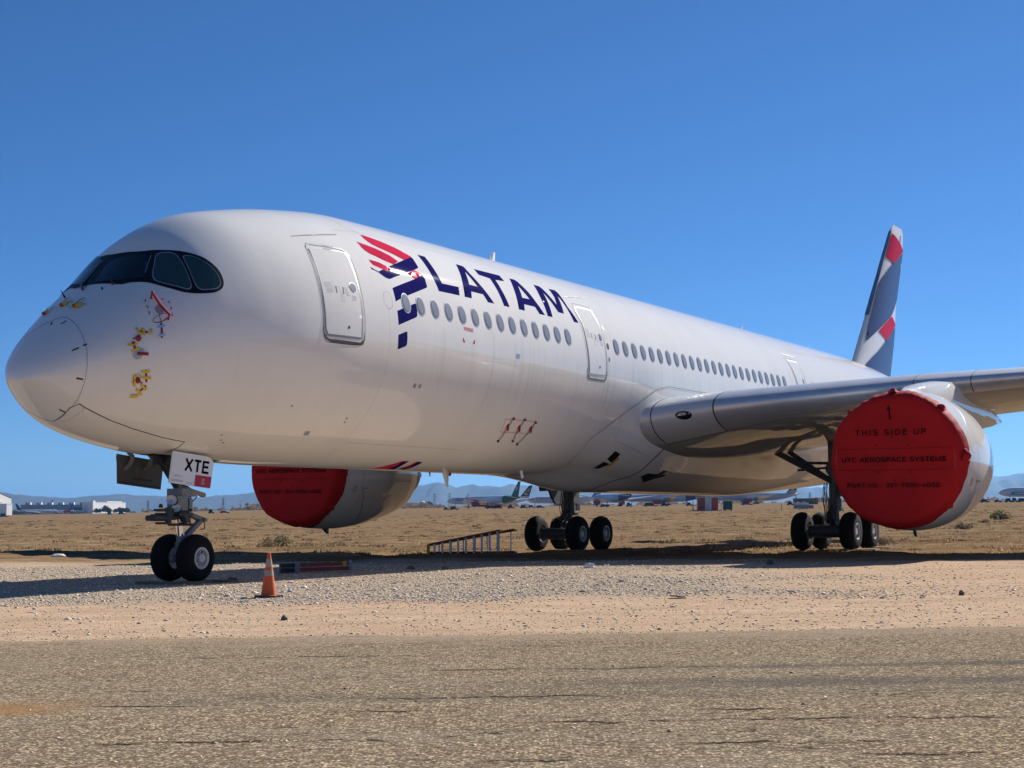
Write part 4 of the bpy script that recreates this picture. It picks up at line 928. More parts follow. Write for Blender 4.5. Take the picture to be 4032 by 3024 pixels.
def main_gear(sg, zc):
    y0 = sg*5.3; x0 = 28.62
    L_ = MB(); L_.tube((x0-.05, y0, zc+3.6), (x0, y0, zc+.95), .21, .20, 20); L_.tube((x0, y0, zc+1.15), (x0, y0, zc+.80), .25, .25, 20); L_.tube((x0, y0, zc+.85), (x0, y0, zc+.12), .15, .16, 18)
    L_.box((x0+.12, y0-.1, zc+1.4), (.5, .34, .36)); L_.tube((x0-.2, y0, zc+2.2), (x0+.2, y0, zc+2.2), .27, .27, 14)
    g = L_.build('main_gear_leg', mk('main_leg_shaded_grey', (.16, .17, .17), .5, .1, var=.3, vs=8), plane, True)  # leg grey darkened: the shadow the main legs stand in is in the colour
    for dx in (-1.02, 1.02):
        mb = MB(); mb.tube((x0+dx, y0-.80, zc), (x0+dx, y0+.80, zc), .11, .11, 14); mb.tube((x0+dx, y0-.60, zc), (x0+dx, y0+.60, zc), .22, .22, 16); mb.build('axle', M['darkgear'], g, True)
        for o in (-1, 1): wheel((x0+dx, y0+o*.87, zc), .69, .53, .30, o, plane, .13)
    mb = MB(); mb.beam((x0-.1, y0-sg*.05, zc+1.75), (x0-1.0, y0-sg*2.1, zc+2.95), .22, .20); mb.beam((x0-.1, y0-sg*.05, zc+1.75), (x0+.5, y0-sg*2.2, zc+3.1), .14, .14); mb.beam((x0-.12, y0-sg*.1, zc+2.4), (x0-.6, y0-sg*1.3, zc+2.42), .10, .10); mb.beam((x0-.12, y0-sg*.1, zc+2.25), (x0-.62, y0-sg*1.15, zc+2.15), .07, .08); mb.build('side_stay', M['darkgear'], g)
    mb = MB(); mb.box((x0, y0, zc+.02), (2.2, .22, .24)); mb.tube((x0, y0-.3, zc), (x0, y0+.3, zc), .17, .17, 14); mb.build('bogie_beam', M['darkgear'], g)
    mb = MB(); mb.beam((x0-.16, y0, zc+.85), (x0-.62, y0, zc+.58), .24, .07); mb.beam((x0-.62, y0, zc+.56), (x0-.2, y0, zc+.22), .24, .07)
    mb.box((x0+.35, y0-.1*sg, zc+1.02), (.30, .26, .28)); mb.box((x0+.34, y0, zc+.75), (.36, .3, .1)); mb.beam((x0-1.0, y0+.22, zc-.16), (x0+1.0, y0+.22, zc-.16), .05, .05); mb.beam((x0-1.0, y0-.22, zc-.16), (x0+1.0, y0-.22, zc-.16), .05, .05)
    mb.tube((x0-.85, y0, zc+.35), (x0-.3, y0, zc+.9), .07, .07, 10)
    mb.build('torque_link', M['darkgear'], g)
    r = random.Random(int(20+sg))
    for k in range(12):
        a = r.random()*6.28; xx = x0-.22+.15*math.cos(a)-.1*(k % 3); yy = y0+.24*math.sin(a)
        MB().path([(xx-.14*math.sin(math.pi*t)*r.uniform(.4, 1.4)-.25*t*(k % 2), yy+.05*math.sin(4*t+k), zc+1.7-1.35*t) for t in np.linspace(0, 1, 9)], .014, 5).build('hose', M['cable'], g)
    for k in range(5): MB().path([(x0-1.0+.5*t, y0-.3+.15*k, zc+.25+.35*math.sin(math.pi*t)*(.6+.08*k)) for t in np.linspace(0, 1, 8)], .014, 5).build('hose', M['cable'], g)
    # leg door fixed outboard of the leg
    yo = y0+sg*.62
    q = quad_plate('gear_leg_door', [(x0-1.15, yo+sg*.2, zc+2.75), (x0+1.2, yo+sg*.2, zc+2.85), (x0+1.1, yo, zc+1.15), (x0-.0, yo-.02*sg, zc+1.12), (x0-.32, yo, zc+1.4), (x0-.5, yo, zc+1.65), (x0-1.2, yo, zc+1.62)], .07, M['black'], plane)
    return g
main_gear(-1, .865); main_gear(1, .735)
# ------------------------------------------------------------------ covers and flags tied on the nose probes
def cover(label, s, t, cat='probe cover', grp='red flags and covers taped over the nose probes'):
    o = empty('probe_cover', tuple(S(s, t*D2R))); tag(o, label, cat, grp); return o
def strips(name, items, mat, par, lift=.014):
    """each strip its own child"""
    for it in items:
        a, b, wd = it[:3]; sg_ = it[3] if len(it) > 3 else 0
        o = skinstrip(a, b, wd, it[4] if len(it) > 4 else lift, None, sg_).build(name, M[mat], None)
        o.parent = par; o.matrix_parent_inverse = Matrix.Translation(-Vector(par.location))
def ball_at(name, s, t, r, mat, par, sc=(1, 1, 1), lift=0.05):
    q = S(s, t*D2R)+lift*nrm(S, s, t*D2R); o = MB().ball(tuple(q), r, 7, sc).build(name, M[mat], None, True)
    o.parent = par; o.matrix_parent_inverse = Matrix.Translation(-Vector(par.location)); return o
decal('sensor_plate', [smooth_loop(DATA['pr_circ'], 3)], M['doorgrey'], .006, plane, .05)
mb = MB(); dd = DATA['pr_dash']
for i in range(0, len(dd), 2): skinline([dd[i], dd[i+1]], .022, .006, mb)
e = ell(1.985, 23.6, .16, 3.0, 24); skinline(e[12:]+[e[0]], .02, .006, mb); skinline(e[:13], .012, .006, mb)
mb.build('sensor_marking', M['streamer'], plane)
decal('sensor_plate', [ell(1.452, -1.2, .10, 4.6, 22)], M['frame'], .006, plane, .05)
decal('sensor_plate', [ell(1.50, -19.8, .075, 4.2, 20)], M['frame'], .006, plane, .05)
c = cover('long red ribbon cover stretched over the round grey plate below the side windows', 2.05, 31)
mb = MB(); n1 = nrm(S, 2.05, 31*D2R)
A = S(2.04, 42.6*D2R)+.20*n1; B = S(2.054, 31*D2R)+.10*n1; C3 = S(2.10, 20*D2R)+.16*n1
mb.tube(A, B, .024, .036, 8); mb.tube(B, C3, .036, .022, 8); mb.ball(tuple(A), .034, 5); mb.ball(tuple(C3), .034, 5)
mb.tube(A, S(2.04, 42.6*D2R), .02, .02, 6); mb.tube(C3, S(2.10, 20*D2R), .02, .02, 6)
o = mb.build('streamer', M['streamer'], None, True); o.parent = c; o.matrix_parent_inverse = Matrix.Translation(-Vector(c.location))
c = cover('short upright red flag held by two pale blue tapes under the ribbon cover', 1.91, 13)
strips('streamer', [((1.945, 19.5), (1.895, 7.0), 0.040)], 'streamer', c); strips('tape', [((1.86, 17.0), (2.0, 16.3), 0.043, 0, .022), ((1.83, 9.7), (1.965, 9.0), 0.043, 0, .022)], 'bluetape', c)
mb = MB(); skinline([(1.975, 27), (1.955, 21), (1.95, 19.5)], .012, .02, mb); o = mb.build('cord', M['streamer'], None); o.parent = c; o.matrix_parent_inverse = Matrix.Translation(-Vector(c.location))
c = cover('round dark red cap with three upright yellow tapes on the nose side', 1.48, 13)
ball_at('cap', 1.48, 13.1, .068, 'streamer', c, (1, .6, 1), 0.012); strips('streamer', [((1.545, 19.3), (1.665, 15.6), 0.043), ((1.385, 14.6), (1.47, 13.2), 0.025, .03)], 'streamer', c)
strips('tape', [((1.50, 24.3), (1.53, 14.9), 0.043, .02, .022), ((1.595, 21.6), (1.59, 13.6), 0.046, .02, .022), ((1.735, 18.1), (1.70, 12.7), 0.046, .02, .022)], 'tape', c)
c = cover('dark red blade cover on a grey disc below the round dark red cap', 1.45, -1)
strips('streamer', [((1.37, 9.8), (1.395, 3.6), 0.043), ((1.43, -1.3), (1.63, -3.4), 0.062, .06, .05)], 'streamer', c); ball_at('cap', 1.368, 9.8, .03, 'streamer', c)
strips('tape', [((1.275, 9.6), (1.43, 8.5), 0.053, 0, .022), ((1.33, 1.4), (1.48, 3.0), 0.053, .01, .022)], 'tape', c)
c = cover('red probe plug with yellow tapes and a bent flag, lowest on the nose', 1.55, -21)
ball_at('cap', 1.525, -20.5, .07, 'streamer', c, (1, .4, 1), 0.006)
strips('streamer', [((1.625, -13.9), (1.70, -22.5), 0.040), ((1.715, -24.8), (1.643, -28.6), 0.040), ((1.54, -21.2), (1.63, -23.2), 0.025, .05)], 'streamer', c)
strips('tape', [((1.55, -14.9), (1.71, -15.2), 0.053, 0, .022), ((1.565, -18.7), (1.765, -19.8), 0.053, 0, .022), ((1.435, -16.4), (1.50, -25.4), 0.056, .015, .022), ((1.61, -24.1), (1.755, -27.9), 0.053, 0, .022), ((1.555, -27.1), (1.70, -31.8), 0.053, 0, .022), ((1.50, -32.6), (1.645, -32.4), 0.068, .02, .022)], 'tape', c)
for s_, t_, lb in ((1.42, 104, 'crumpled red and yellow cover on the far probe ahead of the windscreen'), (1.32, 88, 'crumpled red and yellow cover, middle probe ahead of the windscreen'), (1.40, 122, 'small red and yellow cover at the skyline of the nose')):
    c = cover(lb, s_, t_)
    ball_at('cap', s_, t_, .05, 'streamer', c, (1, 1, .8), 0.025)
    strips('tape', [((s_-.05, t_-6), (s_+.07, t_+4), 0.062, .05, .03), ((s_+.06, t_-6), (s_-.04, t_+5), 0.050, .06, .03), ((s_-.04, t_+1), (s_+.05, t_-10), 0.037, .05, .03)], 'tape', c)
    strips('streamer', [((s_+.02, t_), (s_+.22, t_-2), 0.031, .05, .03)], 'streamer', c)
mb = MB()
for pts in (((14.497, -33.9), (16.15, -33.5)), ((14.65, -41.5), (16.25, -40.9)), ((14.497, -33.9), (14.65, -41.5)), ((16.15, -33.5), (16.25, -40.9))):
    for j in range(0, 14): 
        a = (pts[0][0]+(pts[1][0]-pts[0][0])*j/14, pts[0][1]+(pts[1][1]-pts[0][1])*j/14); b = (pts[0][0]+(pts[1][0]-pts[0][0])*(j+.6)/14, pts[0][1]+(pts[1][1]-pts[0][1])*(j+.6)/14)
        skinline([a, b], .018, .005, mb)
mb.build('port_marking', M['streamer'], plane)
for q, lb in zip((((14.841, -32.95), (14.80, -37.75), (14.852, -42.78), (14.853, -47.08)), ((15.465, -32.92), (15.43, -37.78), (15.48, -42.1), (15.60, -46.3)), ((16.119, -33.9), (16.076, -37.8), (16.057, -42.3), (15.97, -48.2))),
                 ('slanting red streamer plug nearest the nose of the three on the belly side', 'middle slanting red streamer plug of the three on the belly side', 'slanting red streamer plug nearest the wing of the three on the belly side')):
    c = empty('streamer_plug', tuple(S(q[1][0], q[1][1]*D2R))); tag(c, lb, 'streamer', 'red streamers plugged into the lower fuselage')
    ball_at('plug', q[0][0], q[0][1], .035, 'streamer', c, lift=.04); strips('streamer', [(q[0], q[1], .035, .02, .03), (q[1], q[2], .035, .02, .03), (q[2], q[3], .028, .02, .03)], 'streamer', c)
    n_ = nrm(S, q[1][0], q[1][1]*D2R); ball_at('plug', q[1][0], q[1][1], .11, 'streamer', c, (.5, .3, 1.15), .02); ball_at('plug', q[3][0], q[3][1], .035, 'darkgear', c, lift=.03)

# ------------------------------------------------------------------ ground
def nodes(name):
    m = bpy.data.materials.new(name); m.use_nodes = True; return m, m.node_tree, m.node_tree.nodes['Principled BSDF']
class NT:
    def __init__(s, t): s.t = t
    def n(s, typ, **kw):
        o = s.t.nodes.new(typ)
        for k, v in kw.items(): setattr(o, k, v)
        return o
    def l(s, a, b): s.t.links.new(a, b)
    def math(s, op, a, b=None, clamp=False):
        o = s.n('ShaderNodeMath', operation=op); o.use_clamp = clamp
        for i, v in enumerate((a, b)):
            if v is None: continue
            if isinstance(v, (int, float)): o.inputs[i].default_value = v
            else: s.l(v, o.inputs[i])
        return o.outputs[0]
    def rng(s, v, a, b, c=0.0, d=1.0, smooth=False):
        o = s.n('ShaderNodeMapRange'); o.interpolation_type = 'SMOOTHSTEP' if smooth else 'LINEAR'
        for k, x in zip(('From Min', 'From Max', 'To Min', 'To Max'), (a, b, c, d)): o.inputs[k].default_value = x
        s.l(v, o.inputs['Value']); return o.outputs[0]
    def noise(s, vec, scale, detail=5, rough=.6, dist=0.0):
        o = s.n('ShaderNodeTexNoise'); o.inputs['Scale'].default_value = scale; o.inputs['Detail'].default_value = detail; o.inputs['Roughness'].default_value = rough; o.inputs['Distortion'].default_value = dist
        s.l(vec, o.inputs['Vector']); return o.outputs['Fac']
    def mapv(s, vec, sc):
        o = s.n('ShaderNodeMapping'); o.inputs['Scale'].default_value = sc; s.l(vec, o.inputs[0]); return o.outputs[0]
    def mix(s, f, a, b, mode='MIX'):
        o = s.n('ShaderNodeMix', data_type='RGBA', blend_type=mode)
        for k, v in (('Factor', f), ('A', a), ('B', b)):
            if isinstance(v, (int, float)): o.inputs[k].default_value = v
            elif isinstance(v, tuple): o.inputs[k].default_value = (*v, 1)
            else: s.l(v, o.inputs[k])
        return o.outputs['Result']

def ground_mat():
    m, t, b = nodes('desert_ground'); g = NT(t)
    tc = g.n('ShaderNodeTexCoord').outputs['Object']; sp = g.n('ShaderNodeSeparateXYZ'); g.l(tc, sp.inputs[0]); X, Y = sp.outputs['X'], sp.outputs['Y']
    wob = g.noise(g.mapv(tc, (.12, .35, 1)), 1.0, 6, .7)
    Yw = g.math('ADD', Y, g.math('MULTIPLY', g.math('SUBTRACT', wob, .5), 12.0))
    n_small = g.noise(g.mapv(tc, (1, 1.2, 1)), 9.0, 8, .75); n_mid = g.noise(g.mapv(tc, (.35, 1.1, 1)), 1.0, 6, .65); n_big = g.noise(g.mapv(tc, (.02, .09, 1)), 1.0, 6, .65)
    n_patch = g.noise(g.mapv(tc, (.07, .55, 1)), 1.0, 8, .74)
    sand = g.mix(g.rng(n_mid, .35, .68), (.64, .465, .315), (.48, .335, .22)); sand = g.mix(g.rng(n_small, .46, .72), sand, (.33, .22, .14))
    grav = g.mix(g.rng(n_small, .35, .65), (.54, .43, .31), (.32, .25, .18))
    field = g.mix(g.rng(n_patch, .36, .60), (0.185, 0.116, 0.064), (0.370, 0.249, 0.137)); field = g.mix(g.rng(n_big, .42, .62), field, (0.213, 0.141, 0.081)); field = g.mix(g.rng(n_small, .46, .70), field, (0.112, 0.077, 0.046))
    n_str = g.noise(g.mapv(tc, (.03, .9, 1)), 1.0, 6, .7); field = g.mix(g.rng(n_str, .54, .66, 0, .8), field, (0.470, 0.336, 0.195)); field = g.mix(g.rng(n_str, .42, .34, 0, .7), field, (0.146, 0.098, 0.058))
    field = g.mix(g.math('MULTIPLY', g.rng(n_patch, .55, .64), g.rng(Y, 70, 160)), field, (0.146, 0.134, 0.070))
    gl = g.math('MULTIPLY', g.rng(Yw, 25, 29, smooth=True), g.rng(Yw, 53, 47, smooth=True))
    gx = g.rng(g.math('ADD', X, g.math('MULTIPLY', g.math('SUBTRACT', n_mid, .5), 9.0)), 7.5, 3.0)
    gm = g.math('MULTIPLY', gl, gx)
    fm = g.rng(g.math('ADD', Yw, g.math('MULTIPLY', X, .35)), 45, 52, smooth=True)
    col = g.mix(fm, sand, field); col = g.mix(g.math('MULTIPLY', gm, .85), col, grav)
    g.l(col, b.inputs['Base Color']); b.inputs['Roughness'].default_value = .95; b.inputs['Specular IOR Level'].default_value = 0.0
    bp = g.n('ShaderNodeBump'); bp.inputs['Strength'].default_value = .5; bp.inputs['Distance'].default_value = .05
    h = g.math('ADD', g.math('MULTIPLY', n_small, .55), g.math('MULTIPLY', n_mid, .9)); h = g.math('ADD', h, g.math('MULTIPLY', fm, g.math('ADD', g.math('MULTIPLY', n_patch, 2.2), g.math('MULTIPLY', n_str, 3.0)))); g.l(h, bp.inputs['Height']); g.l(bp.outputs[0], b.inputs['Normal'])
    return m
def road_mat():
    m, t, b = nodes('chip_seal_road'); g = NT(t)
    tc = g.n('ShaderNodeTexCoord').outputs['Object']; sp = g.n('ShaderNodeSeparateXYZ'); g.l(tc, sp.inputs[0]); X, Y = sp.outputs['X'], sp.outputs['Y']
    def vor(scale, feat='F1'):
        v = g.n('ShaderNodeTexVoronoi', feature=feat); v.inputs['Scale'].default_value = scale; g.l(tc, v.inputs['Vector']); return v
    v1 = vor(38); v2 = vor(80)
    sc = g.n('ShaderNodeSeparateColor'); g.l(v1.outputs['Color'], sc.inputs[0]); r1 = sc.outputs[0]; r2 = sc.outputs[1]
    sc2 = g.n('ShaderNodeSeparateColor'); g.l(v2.outputs['Color'], sc2.inputs[0])
    base = g.mix(g.rng(r1, .35, .95), (.33, .24, .15), (.90, .70, .45)); base = g.mix(g.rng(sc2.outputs[0], .55, .9), base, (.10, .078, .062))
    edge = g.rng(v1.outputs['Distance'], .25, .62); base = g.mix(g.math('MULTIPLY', edge, .6), base, (.05, .04, .034))
    big = g.noise(g.mapv(tc, (.10, .8, 1)), 1.0, 6, .65); mid = g.noise(g.mapv(tc, (.5, 1.6, 1)), 1.0, 6, .7)
    base = g.mix(g.rng(mid, .40, .68, 0, .38), base, (.30, .255, .19))
    # worn darker wheel tracks along the road
    def band(y0, w_, x0, x1):
        yy = g.math('ABSOLUTE', g.math('SUBTRACT', g.math('ADD', Y, g.math('MULTIPLY', g.math('SUBTRACT', big, .5), 1.2)), y0))
        return g.math('MULTIPLY', g.rng(yy, w_, w_*.25, smooth=True), g.rng(X, x0, x1, smooth=True))
    bands = g.math('ADD', g.math('ADD', band(12.75, .55, -1.0, 1.6), band(14.1, .35, -.2, 2.0)), g.math('MULTIPLY', band(12.0, .4, -4, -1.5), .5), clamp=True)
    bands = g.math('MULTIPLY', bands, g.rng(mid, .68, .45))
    base = g.mix(g.math('MULTIPLY', bands, .7), base, (.11, .10, .09))
    # blown sand on the left and at the far verge
    dx = g.math('MULTIPLY', g.math('ADD', X, 4.3), .55); dy = g.math('MULTIPLY', g.math('SUBTRACT', Y, 11.55), 1.35)
    dd_ = g.math('SQRT', g.math('ADD', g.math('MULTIPLY', dx, dx), g.math('MULTIPLY', dy, dy)))
    sandm = g.rng(g.math('ADD', dd_, g.math('MULTIPLY', g.math('SUBTRACT', mid, .5), 1.3)), 1.05, .1, smooth=True)
    base = g.mix(g.math('MULTIPLY', sandm, g.rng(r1, 0, 1, .75, 1.0)), base, (.33, .185, .085))
    verge = g.rng(g.math('ADD', Y, g.math('MULTIPLY', g.math('SUBTRACT', mid, .5), 3.2)), 16.9, 18.7)
    base = g.mix(g.math('MULTIPLY', verge, .85), base, (.40, .30, .215))
    # cracks; the long ones are painted wide to include the shade in their gaps
    n_brk = g.noise(g.mapv(tc, (1.2, 2, 1)), 3.0, 4, .7)
    cn = g.noise(g.mapv(tc, (.22, 1.0, 1)), 1.1, 4, .6, .4); cr = g.rng(g.math('ABSOLUTE', g.math('SUBTRACT', cn, .5)), .0045, .0005)
    cn2 = g.noise(g.mapv(tc, (.16, .8, 1)), 2.3, 3, .5, .2); cr2 = g.rng(g.math('ABSOLUTE', g.math('SUBTRACT', cn2, .46)), .003, .0005)
    brk = g.rng(mid, .42, .55); crk = g.math('MULTIPLY', g.math('MAXIMUM', cr, cr2), brk)
    wv = g.noise(g.mapv(tc, (1.1, .15, 1)), 1.6, 5, .65)
    for k_, (y0, x0, x1) in enumerate(((14.05, -.9, 1.9), (11.92, -1.3, .75), (11.15, -1.2, -.3), (10.4, .05, 3.4), (10.95, 1.2, 1.9), (8.75, -.4, .5), (11.6, -3.1, -1.9), (8.85, 1.8, 2.8), (9.7, -2.6, -.6), (15.6, -3.2, -.8), (9.35, .9, 2.3))):
        dv = g.math('ABSOLUTE', g.math('SUBTRACT', g.math('ADD', Y, g.math('MULTIPLY', g.math('SUBTRACT', wv, .5), .55)), y0))
        on = g.math('MULTIPLY', g.rng(X, x0, x0+.25), g.rng(X, x1, x1-.25))
        crk = g.math('MAXIMUM', crk, g.math('MULTIPLY', g.math('MULTIPLY', g.rng(dv, .060, .018), on), g.rng(n_brk, .44, .52)))
    base = g.mix(g.math('MULTIPLY', crk, .9), base, (.022, .018, .017))
    g.l(base, b.inputs['Base Color']); b.inputs['Roughness'].default_value = .85; b.inputs['Specular IOR Level'].default_value = 0.0
    h = g.math('SUBTRACT', g.math('ADD', g.math('MULTIPLY', r2, .5), g.math('MULTIPLY', sc2.outputs[1], .25)), g.math('MULTIPLY', v1.outputs['Distance'], .9))
    h = g.math('SUBTRACT', h, g.math('MULTIPLY', crk, .8))
    bp = g.n('ShaderNodeBump'); bp.inputs['Strength'].default_value = .45; bp.inputs['Distance'].default_value = .010; g.l(h, bp.inputs['Height']); g.l(bp.outputs[0], b.inputs['Normal'])
    return m
def local_obj(o): o.location = (CAM[0], CAM[1], 0); o.rotation_euler = (0, 0, PHI); return o
ds = np.concatenate([np.linspace(-80, 6, 18), np.arange(7, 44, .4), np.arange(44, 100, .28), np.arange(100, 200, .8), 200*np.exp(np.linspace(.005, math.log(40000/200), 110))])
q = np.linspace(0, 1, 70); xo = 72+np.sinh(q*7.5)/math.sinh(7.5)*30000; xs = np.concatenate([-xo[:0:-1], np.linspace(-72, 72, 361), xo[1:]])
DD, XX = np.meshgrid(ds, xs, indexing='ij'); ZZ = gh(XX, DD); n0, n1_ = DD.shape
idx = np.arange(n0*n1_).reshape(n0, n1_)
Q4 = np.stack([idx[:-1, :-1], idx[:-1, 1:], idx[1:, 1:], idx[1:, :-1]], -1).reshape(-1, 4)
gnd = local_obj(bigmesh('ground', np.stack([XX, DD, ZZ], -1).reshape(-1, 3), Q4, ground_mat(), True)); tag(gnd, kind='structure')
# road sheet: 4 mm above, ragged far edge
xs2 = np.concatenate([np.linspace(-300, -12, 40), np.arange(-11.9, 12, .12), np.linspace(12, 300, 40)])
edge_y = 18.35 + .45*(vnoise(xs2*.45, xs2*0)-.5)+.22*(vnoise(xs2*1.7+5, xs2*0)-.5) + .06*np.sin(xs2*.9)+.06*np.sin(xs2*2.7+1)+.04*np.sin(xs2*7.3)+RNG.normal(0, .018, len(xs2))+.012*xs2*0
rows_ = np.concatenate([np.linspace(-40, 5, 8), np.linspace(6, 17.9, 36)])
V = []
for y in rows_: V.append(np.stack([xs2, np.full(len(xs2), y), gh(xs2, np.full(len(xs2), y))+.006], -1))
V.append(np.stack([xs2, edge_y, gh(xs2, edge_y)+.006], -1)); V = np.array(V); a_, b_ = V.shape[:2]; idx = np.arange(a_*b_).reshape(a_, b_)
Q4 = np.stack([idx[:-1, :-1], idx[:-1, 1:], idx[1:, 1:], idx[1:, :-1]], -1).reshape(-1, 4)
road = local_obj(bigmesh('road', V.reshape(-1, 3), Q4, road_mat(), True)); tag(road, kind='structure')

OCT = np.array([(1, 0, 0), (-1, 0, 0), (0, 1, 0), (0, -1, 0), (0, 0, 1), (0, 0, -1)], float)
OT = np.array([(0, 2, 4), (2, 1, 4), (1, 3, 4), (3, 0, 4), (2, 0, 5), (1, 2, 5), (3, 1, 5), (0, 3, 5)])
def stones(name, X, d, size, mat, label, flat=.45):
    n = len(X); a = RNG.random(n)*6.28; V = OCT[None]+RNG.normal(0, .22, (n, 6, 3)); V = V*np.stack([RNG.uniform(.7, 1.35, n), RNG.uniform(.6, 1.1, n), RNG.uniform(.7, 1.2, n)*flat], -1)[:, None]*size[:, None, None]
    x = V[..., 0]*np.cos(a)[:, None]-V[..., 1]*np.sin(a)[:, None]; y = V[..., 0]*np.sin(a)[:, None]+V[..., 1]*np.cos(a)[:, None]
    z = V[..., 2]+gh(X, d)[:, None]+size[:, None]*flat*.35
    P = np.stack([x+X[:, None], y+d[:, None], z], -1).reshape(-1, 3); T = (OT[None]+6*np.arange(n)[:, None, None]).reshape(-1, 3)
    return tag(local_obj(bigmesh(name, P, T, mat)), label, name.replace('_', ' '), kind='stuff')
def scatter(n, d0, d1, spread, pw=1.0):
    d = d0+(d1-d0)*RNG.random(n)**pw; X = (RNG.random(n)*2-1)*(d*.345+spread); return X, d
X, d = scatter(130000, 25.0, 52, 1.0, 1.25)
from math import sin
fr = np.clip((7.0-X+1.6*np.sin(d*.8)+1.2*np.sin(X*1.1+d*.37))/4.5, .12, 1)*np.clip((d-25.2-1.0*np.sin(X*.7)-.6*np.sin(X*1.9))/2.2, .05, 1)*np.clip((50.5+1.5*np.sin(X*.5)-np.maximum(X, -6)*.45-d)/4, 0, 1)
k = RNG.random(len(X)) < fr; X, d = X[k], d[k]
stones('gravel', X, d, np.exp(RNG.normal(math.log(.0125), .5, len(X))), M['gravelstone'], 'pale loose gravel strip under and before the airliner')
X, d = scatter(15000, 18.2, 29, .6)
stones('pebbles', X, d, np.exp(RNG.normal(math.log(.0085), .55, len(X))).clip(.003, .04), M['gravelstone'], 'scattered pebbles on the pale sand beside the road')
X, d = scatter(420, 8, 18.4, .3)
stones('loose_stones', X, d, np.exp(RNG.normal(math.log(.012), .3, len(X))).clip(.006, .022), M['gravelstone'], 'few larger pale stones lying loose on the road', .6)
X, d = scatter(42000, 7.6, 18.6, .3)
stones('road_chippings', X, d, np.exp(RNG.normal(math.log(.0058), .38, len(X))).clip(.002, .016), M['chip'], 'small loose stone chips on the worn road surface', .55)
# dry grass and low scrub of the field
def clusters(n, d1, pw, seed):
    rg = np.random.default_rng(seed); d = 46+(d1-46)*rg.random(n)**pw; X = (rg.random(n)*2-1)*(d*.34+2)
    den = (np.sin(X*.33+2.1*np.sin(d*.21+seed))*np.sin(d*.27+1.3*np.sin(X*.17))+.5*np.sin(X*.9+d*.5)) 
    k = (rg.random(n) < np.clip((d+.35*X-52)/14, .02, 1)) & (den+rg.normal(0, .45, n) > -.05); return X[k], d[k]
def tufts(name, X, d, hgt, mat, label, nb=22, wd=.012):
    n = len(X); ang = RNG.random((n, nb))*6.28; lean = RNG.uniform(.3, 1.3, (n, nb)); hh = hgt[:, None]*RNG.uniform(.3, 1.15, (n, nb)); sp_ = RNG.uniform(.15, .75, n)[:, None]; rad = sp_*np.sqrt(RNG.random((n, nb)))
    a2 = RNG.random((n, nb))*6.28; bx = X[:, None]+rad*np.cos(a2)*1.3; by = d[:, None]+rad*np.sin(a2); hh = hh*(1.15-.6*rad/sp_); zz = gh(bx, by)-.02; w_ = (wd+.00035*d)[:, None]*RNG.uniform(.6, 1.5, (n, nb))
    base = np.stack([bx-w_, by, zz], -1); b2 = np.stack([bx+w_, by+w_*.6, zz], -1); tip = np.stack([bx+np.cos(ang)*lean*hh, by+np.sin(ang)*lean*hh, zz+hh+.02], -1)
    V = np.stack([base, b2, tip], 2).reshape(-1, 3); T = np.arange(len(V)).reshape(-1, 3)
    return tag(local_obj(bigmesh(name, V, T, mat)), label, 'grass', kind='stuff')
X, d = clusters(6500, 380, 1.5, 3)
tufts('dry_grass', X, d, np.exp(RNG.normal(math.log(.065), .4, len(d))), M['drygrass'], 'low dry tan grass covering the desert field')
X, d = clusters(4200, 480, 1.4, 8)
tufts('scrub', X, d, np.exp(RNG.normal(math.log(.10), .4, len(d))), M['bushdry'], 'small brown weed clumps dotting the dry field', 26, .016)
# ------------------------------------------------------------------ things on the ground
def local(X, d, dz=0.0): x, y = LW(X, d); return Vector((x, y, float(gh(X, d))+dz))
# traffic cone
c = empty('traffic_cone', local(-4.22, 28.0), PHI+.2); tag(c, 'orange traffic cone with two pale bands standing on the gravel by the road', 'traffic cone')
MB().prism([(.205*math.cos(a)*k, .205*math.sin(a)*k) for a, k in [(math.pi/4*i+math.pi/8, 1.28) for i in range(8)]], .0, .035).build('base', M['black'], c)
def cr(z): return .135-(.135-.027)*(z-.03)/(.76-.03)
for nm, z0_, z1_, mt, e in (('body', .03, .76, 'orange', 0), ('band', .37, .47, 'conewhite', .003), ('band', .52, .66, 'conewhite', .003)):
    prof = [(z0_, cr(z0_)+e), (z1_, cr(z1_)+e)] + ([(z1_+.005, .02), (z1_+.004, .001)] if nm == 'body' else [])
    if nm == 'body': prof = [(.03, .165), (.04, .15)]+prof[0:]
    MB().lathe((0, 0, 0), (0, 0, 1), prof, 40).build(nm, M[mt], c, True)
# open step ladder lying on its side
A = local(-3.14, 59.9); B = local(.02, 60.6)
c = empty('step_ladder', A, PHI); tag(c, 'open red railed step ladder lying on its side in the shade before the main wheels', 'ladder')
def frame(x0, y0, x1, y1, h0, h1, nr, rung, nm, rm, steps):
    mb = MB(); mb.beam((x0, y0, h0), (x1, y1, h1), .05, .10); mb.beam((x0, y0, .06), (x1, y1, .06), .05, .09); mb.build('rail', M[rm], c)
    for i in range(nr):
        t = (i+.7)/nr; x = x0+(x1-x0)*t; y = y0+(y1-y0)*t; h = h0+(h1-h0)*t
        m2 = MB(); m2.box((x, y, h/2+.02), (rung, .03 if not steps else .08, h-.06))
        if steps and i % 2 == 0: m2.beam((x, y, .12), (x+.10, y+.02, .03), .02, .02)
        m2.build('rung', M['alu'], c)
frame(.05, 0, 2.68, .0, .36, .88, 9, .075, 'front', 'fibre', True)
frame(.10, .25, 3.22, 1.25, .36, .90, 7, .045, 'back', 'fibre', False)
MB().box((.02, .1, .19), (.11, .36, .38)).build('top_cap', M['yellow'], c)
